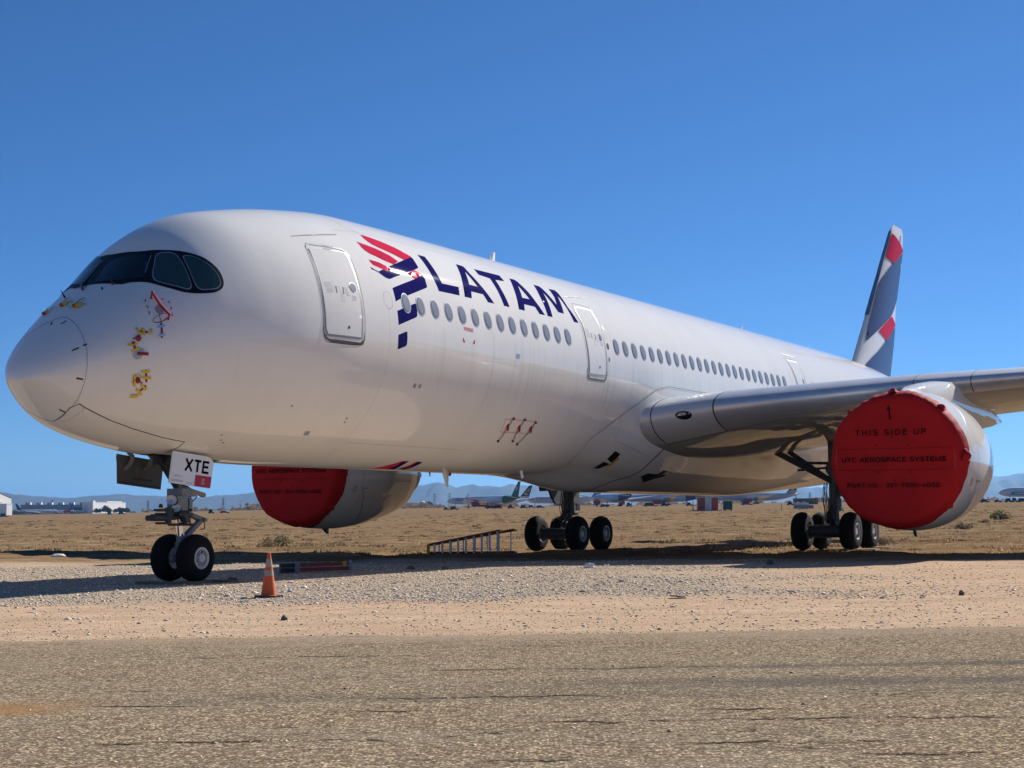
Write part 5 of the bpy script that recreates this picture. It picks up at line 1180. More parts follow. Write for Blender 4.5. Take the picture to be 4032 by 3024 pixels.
for x, y, h in ((2.72, 0, .86), (3.26, 1.26, .88)): MB().box((x, y, h), (.12, .06, .07)).build('foot', M['yellow'], c); MB().box((x, y, .05), (.12, .06, .07)).build('foot', M['yellow'], c)
# folded ladder lying flat
c = empty('folded_ladder', local(-5.86, 40.55), PHI+.18); tag(c, 'folded red fibreglass ladder lying flat on the gravel behind the cone', 'ladder')
for z in (.08, .20):
    mb = MB(); mb.beam((.40, -.10, z), (1.78, .12, z+.03), .05, .09); mb.beam((.40, .25, z), (1.78, .45, z+.03), .05, .09); mb.build('rail', M['fibre'], c)
    mb = MB(); mb.beam((.02, -.02, z-.01), (.38, .0, z), .40, .10); mb.build('top_cap', M['black'], c)
    MB().beam((.36, -.135, z), (.52, -.105, z+.008), .03, .09).build('bracket', M['greypaint'], c)
mb = MB()
for k in range(5): mb.beam((.6+.27*k, -.05+.04*k, .19), (.6+.27*k, .3+.04*k, .19), .07, .03)
mb.build('rung', M['alu'], c)
MB().box((1.80, .15, .19), (.07, .36, .25), -.1).build('foot', M['greypaint'], c)
MB().beam((1.60, .055, .235), (1.70, .07, .24), .012, .11).build('sticker', M['yellow'], c); MB().beam((1.30, .045, .272), (1.40, .06, .274), .09, .012).build('sticker', M['yellow'], c)
# planks beneath the wheels
def plank(x, y, dx, dy, rz, lb, cnt=1):
    o = MB().box((0, 0, 0), (dx, dy, .055)).build('plank', M['wood'], None); o.location = (x, y, gxy(x, y)+.012+.0275*0+.02); o.rotation_euler = (0, 0, rz)
    tag(o, lb, 'plank', 'wooden planks under the wheels')
plank(-.62, -.15, .30, 1.5, .05, 'timber plank before the front of the nose wheels'); plank(.66, -.40, .26, 1.0, -.05, 'short timber plank behind the near nose wheel')
plank(0, -.36, .62, .46, .02, 'timber pad beneath the near nose wheel')
plank(27.6, -6.5, .9, 1.2, .1, 'wide timber pad under the front wheels of the leg beside the near engine'); plank(29.6, -6.6, .8, .9, 0, 'timber pad under the rear wheels of the leg beside the near engine'); plank(27.2, 4.6, 1.0, 1.3, 0, 'timber pad under the far main leg beyond the ladder')
# rocks and litter
def rock(X, d, r, mat, lb, sc=(1, .8, .6), seed=1, cat='rock', grp='loose rocks and litter lying on the sand', nm='rock'):
    rg = np.random.default_rng(seed); mb = MB().ball((0, 0, 0), r, 5, sc); V = np.array(mb.V); V *= (1+rg.normal(0, .13, (len(V), 1))); mb.V = [tuple(v) for v in V]
    o = mb.build(nm, M[mat], None, False); o.location = local(X, d, r*sc[2]*.55); o.rotation_euler = (0, 0, seed*1.3); tag(o, lb, cat, grp); return o
rock(-3.02, 21.43, .055, 'darkstone', 'jagged dark stone lying on the sand below the cone', (1, .8, .7), 3)
o = MB().lathe((0, 0, 0), (0, 0, 1), [(.01, .001), (.02, .08), (.015, .13), (0, .14), (0, .12)], 20).build('round_lid', M['darkstone'], None, True); o.location = local(2.62, 25.6, .02); o.rotation_euler = (.06, .1, 0); tag(o, 'thin dark round lid lying flat on the pale sand', 'lid')
rock(7.11, 25.6, .055, 'darkstone', 'dark rounded stone on the sand at the right edge below the engine', (1, .9, .9), 5)
rock(1.99, 41.74, .16, 'litter', 'crumpled white litter on the gravel below the main wheels', (1.2, .6, .5), 6, 'litter', nm='litter')
rock(-17.9, 63.6, .22, 'litter', 'white scrap of litter in the dry grass at the left edge', (1.5, .8, .4), 7, 'litter', nm='litter')
rock(-2.67, 42.6, .13, 'stone', 'brown flat rock on the gravel right of the folded ladder', (1.4, .7, .5), 8)
rock(-1.75, 42.0, .09, 'stone', 'small brown rock right of the flat brown rock on the gravel', (1.3, .8, .6), 18)
rock(6.8, 42.6, .10, 'darkstone', 'small dark stone on the sand below the right hand main wheels', (1, 1, .8), 9)
rock(-4.08, 29.6, .045, 'litter', 'little pale round stone on the gravel right of the cone', (1, .9, .8), 10)
rock(-6.3, 36.4, .09, 'darkstone', 'dark stone on the shaded gravel right of the nose wheel', (1.5, .8, .4), 11)
rock(-7.2, 22.6, .05, 'darkstone', 'dark pebble near the left edge of the sand strip', (1, .9, .8), 12)
rock(.95, 9.9, .012, 'darkstone', 'black pebble on the road near the bottom right', (1.4, .9, .8), 13)
rock(2.3, 13.4, .013, 'darkstone', 'black pebble on the dark wheel track of the road', (1.2, .9, .8), 14)
rock(2.0, 11.2, .015, 'darkstone', 'black pebble on the road right of the middle of the picture', (1.6, .9, .7), 15)
rock(-1.3, 12.6, .012, 'darkstone', 'dark pebble on the road left of the middle of the picture', (1.2, .9, .8), 16)
# bushes
def leafclump(name, n, r, h, mat, leaf, par=None, seed=1, base=0.0):
    rg = np.random.default_rng(seed); th = rg.random(n)*6.28; rr = r*np.sqrt(rg.random(n)); zz = base+h*rg.random(n)**.8*(1-.55*(rr/r)**2)
    lump = 1+.35*np.sin(3*th+seed)+.2*np.sin(7*th); P = np.stack([rr*lump*np.cos(th), rr*lump*np.sin(th), zz], -1)
    a = rg.normal(0, 1, (n, 3)); a /= np.linalg.norm(a, axis=1, keepdims=True); b = np.cross(a, rg.normal(0, 1, (n, 3))); b /= np.linalg.norm(b, axis=1, keepdims=True)
    l = leaf*rg.uniform(.6, 1.5, (n, 1)); V = np.stack([P-a*l, P+b*l*.45, P+a*l, P-b*l*.45], 1).reshape(-1, 3); T = np.arange(4*n).reshape(-1, 4)
    o = bigmesh(name, V, T, mat); 
    if par: o.parent = par
    return o
def bush(X, d, r, h, lb, mat='bush', seed=1, n=500):
    c = empty('bush', local(X, d)); tag(c, lb, 'bush', 'small desert bushes in the field')
    leafclump('foliage', n, r, h, M[mat], r*.10, c, seed)
    mb = MB(); rg = random.Random(seed)
    for k in range(7): a = k*.9; mb.tube((0, 0, -.02), (r*.7*math.cos(a), r*.7*math.sin(a), h*rg.uniform(.5, .9)), .012, .004, 5)
    mb.build('stems', M['bark'], c)
bush(-11.9, 78.6, .40, .55, 'brown tufted bush left of the near pair under the far engine', 'bushdry', 3); bush(-11.5, 80.5, .45, .62, 'green tufted bush right of the near pair under the far engine', 'bush', 4)
bush(-14.6, 72, .55, .35, 'low brown scrub right behind the nose wheel', 'bushdry', 5); bush(52, 172, 1.1, 1.1, 'round grey green bush in the field at the right edge', 'bush', 6)
bush(33, 118, .7, .5, 'low dry bush in the field under the near engine', 'bushdry', 8); bush(44, 150, .5, .4, 'small dry bush beyond the near engine', 'bushdry', 9); bush(15.2, 66, .45, .45, 'dry weed clump right of the main wheels beside the engine', 'bushdry', 10)

# ------------------------------------------------------------------ far airliners
COLS = {'white': mk('far_white', (.70, .71, .72), .35, 0, .5), 'silver': mk('far_silver', (.42, .45, .50), .35, 0, .5), 'navy': mk('far_navy', (.015, .02, .09), .4), 'green': mk('far_green', (.015, .12, .03), .4), 'blue': mk('far_blue', (.01, .07, .30), .4),
        'gold': mk('far_gold', (.50, .36, .10), .5), 'teal': mk('far_teal', (.02, .30, .45), .4), 'maroon': mk('far_maroon', (.34, .012, .03), .55), 'tan': mk('far_tan', (.40, .32, .24), .5), 'dkbrown': mk('far_brown', (.07, .045, .04), .5), 'ltblue': mk('far_light_blue', (.05, .16, .42), .4), 'grey': mk('far_grey', (.28, .29, .30), .6)}
def jet(px, d, head, label, L=62., R_=3.0, body='white', tail='navy', tailcone=None, engcover=True, stripe=None, txt=None, emblem=None, wingup=1.0, group='airliners parked in rows across the field'):
    """head: nose direction in degrees, 0 = to the right of the picture, 90 = away from the camera"""
    o = empty('parked_airliner', at(px, d), PHI+head*D2R); tag(o, label, 'airliner', group)
    zc = 2.4+R_; n = 20
    prof = [(.5, .05, -.2), (.485, .35, -.18), (.46, .62, -.12), (.42, .86, -.05), (.37, .98, 0), (.2, 1, 0), (-.15, 1, 0), (-.25, .96, .03), (-.36, .68, .25), (-.45, .36, .5), (-.5, .10, .62)]
    V = []; F = []
    for t, k, dz in prof:
        for i in range(n): a = 2*math.pi*i/n; V.append((t*L, R_*k*math.cos(a), zc+R_*dz+R_*k*math.sin(a)))
    for j in range(len(prof)-1):
        for i in range(n): F.append((j*n+i, (j+1)*n+i, (j+1)*n+(i+1) % n, j*n+(i+1) % n))
    F += [tuple(range(n)), tuple(range((len(prof)-1)*n, len(prof)*n))[::-1]]
    mats = [COLS[body], COLS[tailcone or body]]
    f = mesh('fuselage', V, F, mats, o, True)
    if tailcone:
        for p in f.data.polygons:
            if p.center.x < -.27*L+p.center.z*.5-2: p.material_index = 1
    def slab(nm, pts, th, mat):  # pts: plan corners root LE, tip LE, tip TE, root TE (x,y,z)
        P = [Vector(q) for q in pts]; nrm_ = (P[1]-P[0]).cross(P[3]-P[0]).normalized(); V = []
        for q, t in zip(P, (th, th*.3, th*.3, th)): V += [q+nrm_*t/2, q-nrm_*t/2]
        mb = MB(); mb.add(V, [(0, 2, 4, 6), (1, 7, 5, 3), (0, 1, 3, 2), (2, 3, 5, 4), (4, 5, 7, 6), (6, 7, 1, 0)]); return mb.build(nm, mat, o)
    for sg in (-1, 1):
        slab('wing', [(.12*L, sg*R_*.7, zc-1.6), (-.17*L, sg*L*.47, zc+1.9*wingup), (-.205*L, sg*L*.47, zc+1.9*wingup), (-.09*L, sg*R_*.7, zc-1.8)], .9, COLS['white'])
        slab('tailplane', [(-.40*L, sg*.6, zc+1.5), (-.475*L, sg*L*.145, zc+2.2), (-.50*L, sg*L*.145, zc+2.2), (-.475*L, sg*.6, zc+1.5)], .4, COLS['white'])
        if engcover:
            e = MB().lathe((.10*L, sg*L*.155, zc-2.6), (-1, 0, 0), [(-1.0, .05), (-.9, 1.5), (-.4, 1.75), (1, 1.95), (3.0, 1.85), (4.6, 1.35), (6.2, .6), (7, .1)], 18).build('engine', COLS['maroon'], o, True); 
            slab('pylon', [(.10*L-1, sg*L*.155, zc-.7), (.02*L, sg*L*.155, zc-.4), (-.02*L, sg*L*.155, zc-.9), (.02*L, sg*L*.155, zc-2)], .5, COLS['white'])
        mb = MB(); mb.tube((-.04*L, sg*4.8, zc-2), (-.04*L, sg*4.8, .6), .25, .25, 8)
        for dx in (-1, 1):
            for dy in (-.8, .8): mb.tube((-.04*L+dx, sg*4.8+dy-.25, .65), (-.04*L+dx, sg*4.8+dy+.25, .65), .65, .65, 12)
        mb.build('main_gear', M['rubber'], o)
    mb = MB(); mb.tube((.40*L, 0, zc-2), (.40*L, 0, .5), .18, .18, 8); mb.tube((.40*L, -.5, .5), (.40*L, .5, .5), .5, .5, 12); mb.build('nose_gear', M['rubber'], o)
    ft = slab('tail_fin', [(-.36*L, 0, zc+R_*.85), (-.475*L, 0, zc+R_+9.0), (-.515*L, 0, zc+R_+9.2), (-.47*L, 0, zc+R_*.8)], .7, COLS[tail])
    def finpt(a, b, side): # a chordwise 0..1 from the leading edge, b upwards
        P0, P1, P2, P3 = [Vector(q) for q in ((-.36*L, 0, zc+R_*.85), (-.475*L, 0, zc+R_+9.0), (-.515*L, 0, zc+R_+9.2), (-.47*L, 0, zc+R_*.8))]
        q = (P0*(1-a)+P3*a)*(1-b)+(P1*(1-a)+P2*a)*b; q.y = side*(.42-.2*b); return q
    if emblem:
        col, polys = emblem
        for side in (-1, 1):
            mb = MB()
            for po in polys: mb.add([finpt(a, b, side) for a, b in po], [tuple(range(len(po)))])
            mb.build('tail_emblem', COLS[col], ft)
    if stripe:
        for side in (-1, 1):
            mb = MB(); col, x0, x1, z0_, z1_ = stripe
            for k in range(14):
                a0, a1 = x0+(x1-x0)*k/14, x0+(x1-x0)*(k+1)/14
                def pt(a, zz): return (a*L, side*(math.sqrt(max(.01, R_**2-(zz*R_)**2))+.05), zc+zz*R_)
                mb.add([pt(a0, z0_), pt(a1, z0_), pt(a1, z1_), pt(a0, z1_)], [(0, 1, 2, 3)])
            mb.build('stripe', COLS[col], f)
    if txt:
        s_, x, z, ht, col, wd = txt; V2, F2 = text2d(s_, 1, .02); q = np.array(V2); q[:, :2] -= ((q.max(0)+q.min(0))/2)[:2]; q[:, 0] *= wd/(2*q[:, 0].max()); q[:, 1] *= ht/(2*q[:, 1].max())
        side = 1 if 90 < head < 270 else -1
        sgn = -1 if side > 0 else 1
        mesh('lettering', [(x*L+sgn*u, side*(math.sqrt(max(.01, R_**2-(z+v)**2))+.06+.004*l), zc+z+v) for u, v, l in q], F2, COLS[col], f, False)
    mb = MB()
    for side in (-1, 1):
        for k in range(40):
            x = .36*L-k*.0175*L; mb.box((x, side*(R_*.985), zc+.55), (.28, .08, .4))
    mb.build('window_row', COLS['grey'], f)
    return o
circ = [(.5+.28*math.cos(a), .52+.17*math.sin(a)) for a in np.linspace(0, 6.28, 16, endpoint=False)]
bird = [[(.15, .30), (.45, .62), (.62, .80), (.60, .62), (.36, .40), (.85, .25), (.62, .18), (.30, .22)], [(.45, .50), (.80, .80), (.82, .66), (.58, .44)]]
geo = [[(.05, .1), (.5, .35), (.3, .55)], [(.5, .35), (.9, .15), (.95, .5)], [(.25, .6), (.8, .6), (.5, .85)], [(.55, .88), (.95, .95), (.9, .7)]]
scr = [[(.2, .55), (.3, .35), (.45, .32), (.5, .55), (.42, .55), (.38, .42), (.30, .55)], [(.5, .55), (.55, .35), (.72, .35), (.8, .6), (.7, .6), (.65, .45), (.58, .55)]]
jet(1925, 1270, 176, 'white airliner with navy tail and gold bird emblem, red engine covers', 67, 3.0, 'white', 'navy', None, True, ('dkbrown', .12, .40, -.02, .12), ('SINGAPORE', .27, 1.35, 1.5, 'navy', 16), ('gold', bird))
jet(1932, 1085, 128, 'airliner seen from behind with green tail and pale round emblem', 63, 2.95, 'white', 'green', 'green', True, None, None, ('tan', [circ]))
jet(2222, 1290, 180, 'white airliner with AIR EUROPA lettering and bright blue tail behind the main leg', 60, 2.95, 'white', 'ltblue', None, True, None, ('AIR EUROPA', .33, .5, 2.2, 'blue', 20), ('white', scr))
jet(2408, 1100, 112, 'airliner seen from behind with a dark navy tail cone, wings spread both sides', 61, 3.0, 'silver', 'navy', 'navy')
jet(2615, 1200, 168, 'silver airliner with navy rear end left of the striped hut', 63, 3.0, 'silver', 'navy', 'navy')
jet(2960, 1230, 178, 'grey airliner with brown and gold patterned tail behind the green bin', 70, 3.1, 'silver', 'tan', None, True, None, None, ('dkbrown', geo))
jet(4150, 1000, 178, 'white airliner with teal wave along its nose at the right edge', 70, 3.1, 'white', 'teal', None, True, ('teal', .20, .40, -.55, .05))
jet(155, 2420, 184+180, 'white airliner with navy tail in front of the grey warehouse', 66, 3.1, 'white', 'navy', None, False, ('navy', -.4, .1, -.45, -.1), None, None, .5, 'airliners parked by the hangars')
jet(226, 2380, 176, 'white airliner with blue tail and red tail cone by the warehouse', 50, 2.4, 'white', 'blue', 'maroon', False, None, None, None, .5, 'airliners parked by the hangars')
jet(285, 2450, 178, 'small white airliner with plain white tail nearest the white building', 46, 2.3, 'white', 'silver', None, False, None, None, None, .5, 'airliners parked by the hangars')

# ------------------------------------------------------------------ buildings and yard things
BW = mk('building_white_wall', (.80, .79, .76), .7, var=.06, vs=.2); BG = mk('warehouse_grey_wall', (.27, .30, .33), .7, var=.1, vs=.1); BD = mk('dark_opening', (.05, .055, .06), .7); BB = mk('brown_shed_wall', (.17, .11, .085), .8, var=.15, vs=.3); CONC = mk('concrete', (.34, .32, .30), .9, var=.2, vs=1.5)
def pxm(d): return d/FPX
def building(nm, px0, px1, d, h, depth, mat, label, cat='building', gable=0, bottom=-6, turn=0.0, wide=None):
    s = pxm(d); w_ = wide or (px1-px0)*s; o = empty(nm, at((px0+px1)/2, d), PHI+turn*D2R); tag(o, label, cat)
    z0 = bottom
    if gable:
        V = [(-w_/2, 0, z0), (w_/2, 0, z0), (w_/2, 0, h), (0, 0, h+gable), (-w_/2, 0, h)]; V += [(x, depth, z) for x, y, z in V]
        MB().add(V, [(0, 1, 2, 3, 4), (9, 8, 7, 6, 5), (0, 5, 6, 1), (1, 6, 7, 2), (0, 4, 9, 5)]).build('wall', mat, o)
        MB().beam((w_/4, depth/2, h+gable/2+.3), (w_/4+.01, depth/2, h+gable/2+.3), .01, .01)
        r = MB(); r.add([(0, -.6, h+gable+.35), (w_/2+.6, -.6, h+.2), (w_/2+.6, depth+.6, h+.2), (0, depth+.6, h+gable+.35), (-w_/2-.6, -.6, h+.2), (-w_/2-.6, depth+.6, h+.2)], [(0, 1, 2, 3), (4, 0, 3, 5)]); r.build('roof', BW, o)
    else:
        MB().box((0, depth/2, (h+z0)/2), (w_, depth, h-z0)).build('wall', mat, o)
        MB().box((0, depth/2, h+.25), (w_+.6, depth+.6, .5)).build('roof', mat, o)
    return o, w_
H0 = building('hangar', -60, 34, 2000, 21.6, 60, BW, 'white hangar with sloping gable roof at the left edge', 'hangar', 8, -6, 70, 62)[0]
MB().box((-2, -.3, 10), (22, .4, 1)).build('door_track', BD, H0); MB().box((-2, -.25, 4), (20, .3, 9)).build('hangar_door', BG, H0)
for x in (9, 12): MB().ball((x-1, -.2, 16), .5, 5).build('lamp', BD, H0)
A0 = building('annex_building', 34, 50, 1990, 13.7, 30, BW, 'tall narrow white annex beside the white hangar', 'building', 0, -6, 70, 11)[0]
W0, ww = building('warehouse', 86, 362, 2750, 18.6, 60, BG, 'long low grey warehouse with small boxes along its roof', 'warehouse')
for k in range(6):
    MB().box((-ww*.40+k*ww*.155, 8, 21), (6.5, 6, 4)).build('roof_unit', BW, W0); MB().box((-ww*.40+k*ww*.155-4.2, 8, 20.8), (2, 6, 3.6)).build('roof_unit', BD, W0)
MB().box((ww*.34, -.3, 9), (24, .6, 11)).build('bay_door', BD, W0); MB().box((ww*.46, -.3, 10), (16, .6, 13)).build('bay_door', mk('pale_grey_door', (.4, .42, .43), .6), W0)
P0, ww = building('white_building', 366, 499, 2495, 18.6, 16, BW, 'bright white flat roofed building behind dark trees', 'building', 0, -6, 72, 96)
MB().box((-ww/2+3, -1, 9), (7, 3, 24)).build('corner_tower', BW, P0); MB().box((ww*.2, 8, 19.6), (ww*.45, 12, 1.4)).build('parapet', BW, P0)
def tree(px, d, h, r, lb, seed):
    c = empty('tree', at(px, d), 0); tag(c, lb, 'tree', 'dark trees before the white building')
    MB().tube((0, 0, -4), (0, 0, h*.6), .35, .15, 8).build('trunk', M['bark'], c); leafclump('crown', 900, r, h*.75, M['leaf'], r*.16, c, seed, h*.28)
for i, (px, h, r, lb) in enumerate(((384, 9, 4, 'leftmost round dark tree before the white building'), (397, 9, 2.6, 'slim tree right of the leftmost round tree'), (419, 13, 5.5, 'tallest dark tree before the white building'), (434, 9, 4, 'low dark tree right of the tallest one'), (457, 8, 3, 'thin sparse tree in the middle of the white wall'), (475, 10, 4.5, 'broad dark tree near the right end of the white wall'), (487, 9, 3.5, 'rightmost dark tree before the white wall'), (502, 9, 5, 'tree just past the right end of the white building'))): tree(px, 2380, h, r, lb, 20+i)
STEEL = mk('pylon_steel', (.14, .15, .17), .6, .4)
def pylon(px, d, h, lb):
    o = empty('transmission_tower', at(px, d, -12), PHI); tag(o, lb, 'pylon', 'power line towers along the horizon')
    mb = MB(); H = h+12; b = h*.16; t_ = h*.025
    def wz(z): k = min(1, z/(H*.72)); return b+(t_*1.6-b)*k if z < H*.72 else t_*1.6+(t_-t_*1.6)*(z-H*.72)/(H*.28)
    zs = np.linspace(0, H, 9)
    for sx in (-1, 1):
        for sy in (-1, 1): mb.path([(sx*wz(z), sy*wz(z), z) for z in zs], .28, 4)
    for z0_, z1_ in zip(zs[:-1], zs[1:]):
        for sy in (-1, 1): mb.tube((-wz(z0_), sy*wz(z0_), z0_), (wz(z1_), sy*wz(z1_), z1_), .16, .16, 4); mb.tube((wz(z0_), sy*wz(z0_), z0_), (-wz(z1_), sy*wz(z1_), z1_), .16, .16, 4)
    mb.build('lattice_tower', STEEL, o)
    mb = MB()
    for z in (.76, .86, .96): mb.beam((-h*.13, 0, H*z), (h*.13, 0, H*z), .4, .5)
    mb.build('cross_arm', STEEL, o)
for px, d, h, lb in ((211, 3300, 34, 'twin pylon above the grey warehouse roof'), (207, 3500, 33, 'fainter pylon beside the one over the warehouse'), (258, 3900, 30, 'faint pylon right of the warehouse centre'), (586, 3000, 27, 'tallest pylon left of the nose gear'), (566, 3600, 18, 'small pylon left of the tall one by the nose gear'), (881, 2800, 27, 'large pylon between the nose gear and the far engine'), (949, 3600, 24, 'smaller pylon next to the far engine cover'), (1711, 2900, 30, 'pylon left of the hanging antenna'), (1770, 2900, 31, 'tall pylon right of the hanging antenna'), (1843, 3000, 30, 'pylon above the wing of the first parked airliner'), (917, 4000, 18, 'faint pylon half way between the nose gear and the far engine'), (3130, 3300, 26, 'pylon right of the patterned tail'), (3185, 3300, 30, 'pylon left of the main strut beside the near engine')): pylon(px, d, h, lb)
# striped hut
d = 425; s = pxm(d); HT = empty('striped_hut', at(2783, d), PHI); tag(HT, 'red and white striped hut with a flat roof standing in the field', 'hut')
HR = mk('hut_red', (.42, .085, .06), .7, var=.15, vs=1.5); HWm = mk('hut_white', (.66, .64, .60), .7, var=.1, vs=1.5)
for k, mt in enumerate((HR, HWm, HR)): MB().box(((k-1)*1.72, 0, 1.75), (1.715, 3.2, 3.5)).build('wall_panel', mt, HT)
MB().box((0, 0, 3.62), (6.0, 3.9, .22)).build('roof', HWm, HT); MB().box((.4, .2, 4.6), (1.8, 1.8, 1.8)).build('roof_box', HWm, HT); MB().box((0, 0, .05), (7.4, 4.2, .2)).build('slab', CONC, HT)
mb = MB()
for x in (-3.0, 3.4): mb.tube((x, -1.9, 0), (x, -1.9, 3.8), .07, .07, 6)
mb.tube((3.4, -1.9, 3.7), (2.4, -1.6, 3.7), .05, .05, 6); mb.tube((-2.9, -2.0, .4), (-2.9, -2, 2.2), .05, .05, 6); mb.build('pole', HWm, HT)
PST = empty('valve_post', at(2726, 425), PHI); tag(PST, 'thin grey standpipe post left of the striped hut', 'post'); mb = MB(); mb.tube((0, 0, 0), (0, 0, 2.3), .14, .10, 8); mb.box((0, 0, .15), (.6, .4, .3)); mb.build('pipe', CONC, PST); MB().tube((-.1, 0, 2.3), (.1, 0, 2.45), .2, .12, 8).build('cap', M['greypaint'], PST); MB().tube((.1, 0, 1.5), (1.2, 0, 1.4), .05, .05, 6).build('branch_pipe', M['greypaint'], PST)
GB = empty('green_bin', at(2862, 415), PHI); GM = mk('bin_green', (.01, .12, .085), .5, var=.15, vs=2); tag(GB, 'dark green metal bin on small wheels beside the striped hut', 'bin')
MB().box((0, 0, 1.35), (2.25, 1.6, 2.1)).build('body', GM, GB); MB().box((0, 0, 2.45), (2.35, 1.7, .12)).build('lid', GM, GB)
for x in (-.8, .8): MB().tube((x, -.7, .2), (x, -.55, .2), .2, .2, 10).build('wheel', M['rubber'], GB)
mb = MB()
for k in range(5): mb.box((-.9+.45*k, -.83, 1.35), (.06, .06, 2.0))
mb.build('rib', GM, GB)
BR = empty('barrier', at(3160, 470), PHI); tag(BR, 'low grey concrete barrier beyond the near main gear', 'barrier'); MB().prism([(-2.9, -.3), (2.9, -.3), (2.9, .3), (-2.9, .3)], 0, .85).build('barrier_block', CONC, BR); MB().box((0, 0, .9), (5.6, .25, .3)).build('barrier_top', CONC, BR)
building('brown_shed', 3129, 3217, 900, 2.9, 8, BB, 'long brown shed beyond the near main gear', 'shed', 0, -2)
PK = empty('pallet_stack', at(3150, 800), PHI); tag(PK, 'white crates stacked before the brown shed', 'crates')
for k in range(5): MB().box((-3+k*1.5, 0, .6+.2*(k % 2)), (1.35, 1.2, 1.2+.4*(k % 2))).build('crate', BW, PK)
PO = empty('field_post', at(3073, 400), PHI); tag(PO, 'single rusty post standing in the field right of the green bin', 'post'); MB().tube((0, 0, -.1), (0, 0, 1.5), .09, .08, 8).build('shaft', BB, PO); MB().ball((0, 0, 1.5), .11, 5).build('cap', BB, PO)
TK = empty('storage_tank', at(1664, 2500), PHI); tag(TK, 'white dome tank with a dark canopy right of the far engine', 'tank'); MB().ball((0, 0, 2), 11, 8, (1, 1, 1)).build('dome', BW, TK, True); MB().box((-22, 0, 8), (34, 12, 1.5)).build('canopy', BD, TK); MB().box((-16, 0, 2), (10, 10, 11)).build('canopy_leg', BD, TK)
def car(px, d, col, lb, L=4.6, W_=1.9, H=1.5, rz=0.0, van=False):
    o = empty('parked_vehicle', at(px, d), PHI+rz); tag(o, lb, 'vehicle', 'vehicles and carts between the parked airliners')
    MB().add([(-L/2, y, z) for y in (-W_/2, W_/2) for z in (.3, .85)]+[(L/2, y, z) for y in (-W_/2, W_/2) for z in (.3, .75)], [(0, 1, 3, 2), (4, 6, 7, 5), (0, 4, 5, 1), (2, 3, 7, 6), (0, 2, 6, 4), (1, 5, 7, 3)]).build('body', col, o)
    V = [(-L*.42, -W_*.46, .85), (L*.22, -W_*.46, .8), (L*.08, -W_*.40, H), (-L*.34, -W_*.40, H)]; V += [(x, -y, z) for x, y, z in V]
    MB().add(V, [(0, 1, 2, 3), (7, 6, 5, 4), (1, 5, 6, 2), (3, 2, 6, 7), (0, 3, 7, 4)]).build('cabin', M['glass'] if not van else col, o)
    for x in (-L*.3, L*.3):
        for y in (-W_/2, W_/2): MB().tube((x, y-.1, .34), (x, y+.1, .34), .34, .34, 12).build('wheel', M['rubber'], o)
CB = COLS['navy']; CD = COLS['dkbrown']; CRd = mk('cart_red', (.25, .03, .03), .5); CW = COLS['white']
for px, d, col, lb, L, H in ((1788, 800, CB, 'dark blue car below the nose of the first parked airliner', 4.6, 1.5), (1758, 800, CD, 'small dark cart left of the dark blue car', 2.6, 1.3), (1930, 900, CRd, 'low red tug beneath the green tailed airliner', 5, 1.8), (1961, 905, CD, 'dark tug right of the low red tug', 5, 2.2), (2012, 905, CD, 'dark equipment cart beneath the green tail cone', 4.2, 1.8), (2062, 905, CB, 'blue cart right of the green tail', 4.6, 1.9), (2093, 905, CW, 'pale cart right of the blue cart', 4.6, 1.8), (2127, 905, CD, 'brown cart near the far main leg', 5, 1.6), (2377, 900, CRd, 'red cart under the left wing of the navy coned airliner', 5, 1.7), (2475, 900, COLS['ltblue'], 'bright blue bin shaped cart right of the navy tail cone', 3.4, 2.4), (2560, 900, CRd, 'long red tug under the silver airliner', 9, 2.2), (2613, 900, CRd, 'hooded red machine right of the long red tug', 4.5, 2.4),
        (2712, 900, CB, 'blue cart left of the striped hut', 4.2, 2.0), (2938, 900, CRd, 'dark red cart under the patterned airliner', 7, 2.0), (3108, 800, CB, 'blue cart left of the white crates', 3.4, 1.8), (3871, 800, CB, 'dark blue car beside the near engine', 4.6, 1.6), (3924, 800, CRd, 'low red cart below the teal nosed airliner', 3.6, 1.2), (3966, 790, CD, 'dark buggy below the teal nosed airliner', 4.0, 2.0), (3990, 800, COLS['gold'], 'orange cart right of the dark buggy', 3.2, 2.2), (4022, 770, CD, 'dark red pickup at the right edge', 5.6, 2.0),
        (836, 1000, CB, 'dark vehicle in the field right of the nose gear', 4.0, 2.6), (888, 1000, CRd, 'low red trailer right of the dark vehicle', 6.4, 1.4), (22, 1400, CD, 'dark truck before the white hangar', 8, 3.2), (484, 1600, CRd, 'dark red truck before the white building', 8, 3.0), (437, 1500, CD, 'dark trailer below the white building', 5, 3.6)):
    car(px, d, col, lb, L, 1.9, H)
# far tree line and town strip
def strip_trees(name, px0, px1, d, h, n, mat, lb, seed):
    rg = np.random.default_rng(seed); px = rg.uniform(px0, px1, n); dd_ = d+rg.normal(0, 60, n); X = dd_*(px-2016)/FPX; hh = h*rg.uniform(.3, 1.2, n)*(0.6+.4*np.sin(px*.02)+.3*np.sin(px*.11)).clip(.25, 1.4)
    base = gh(X, dd_)-1; k = 10; P = []; 
    th = rg.random((n, k))*6.28; r = hh[:, None]*rg.uniform(.2, .7, (n, k)); cx = X[:, None]+r*np.cos(th)*1.6; cy = dd_[:, None]+r*np.sin(th); cz = base[:, None]+2+hh[:, None]*rg.random((n, k)); l = (hh*.38)[:, None]
    V = np.stack([np.stack([cx-l, cy, cz-l*.6], -1), np.stack([cx+l, cy+l*.5, cz-l*.5], -1), np.stack([cx+l*.1, cy-l*.3, cz+l*.8], -1)], 2).reshape(-1, 3)
    return tag(local_obj(bigmesh(name, V, np.arange(len(V)).reshape(-1, 3), mat)), lb, 'trees', kind='stuff')
strip_trees('distant_trees', -200, 4300, 3000, 9, 2600, M['leaf'], 'dark distant band of trees and scrub along the horizon', 2)
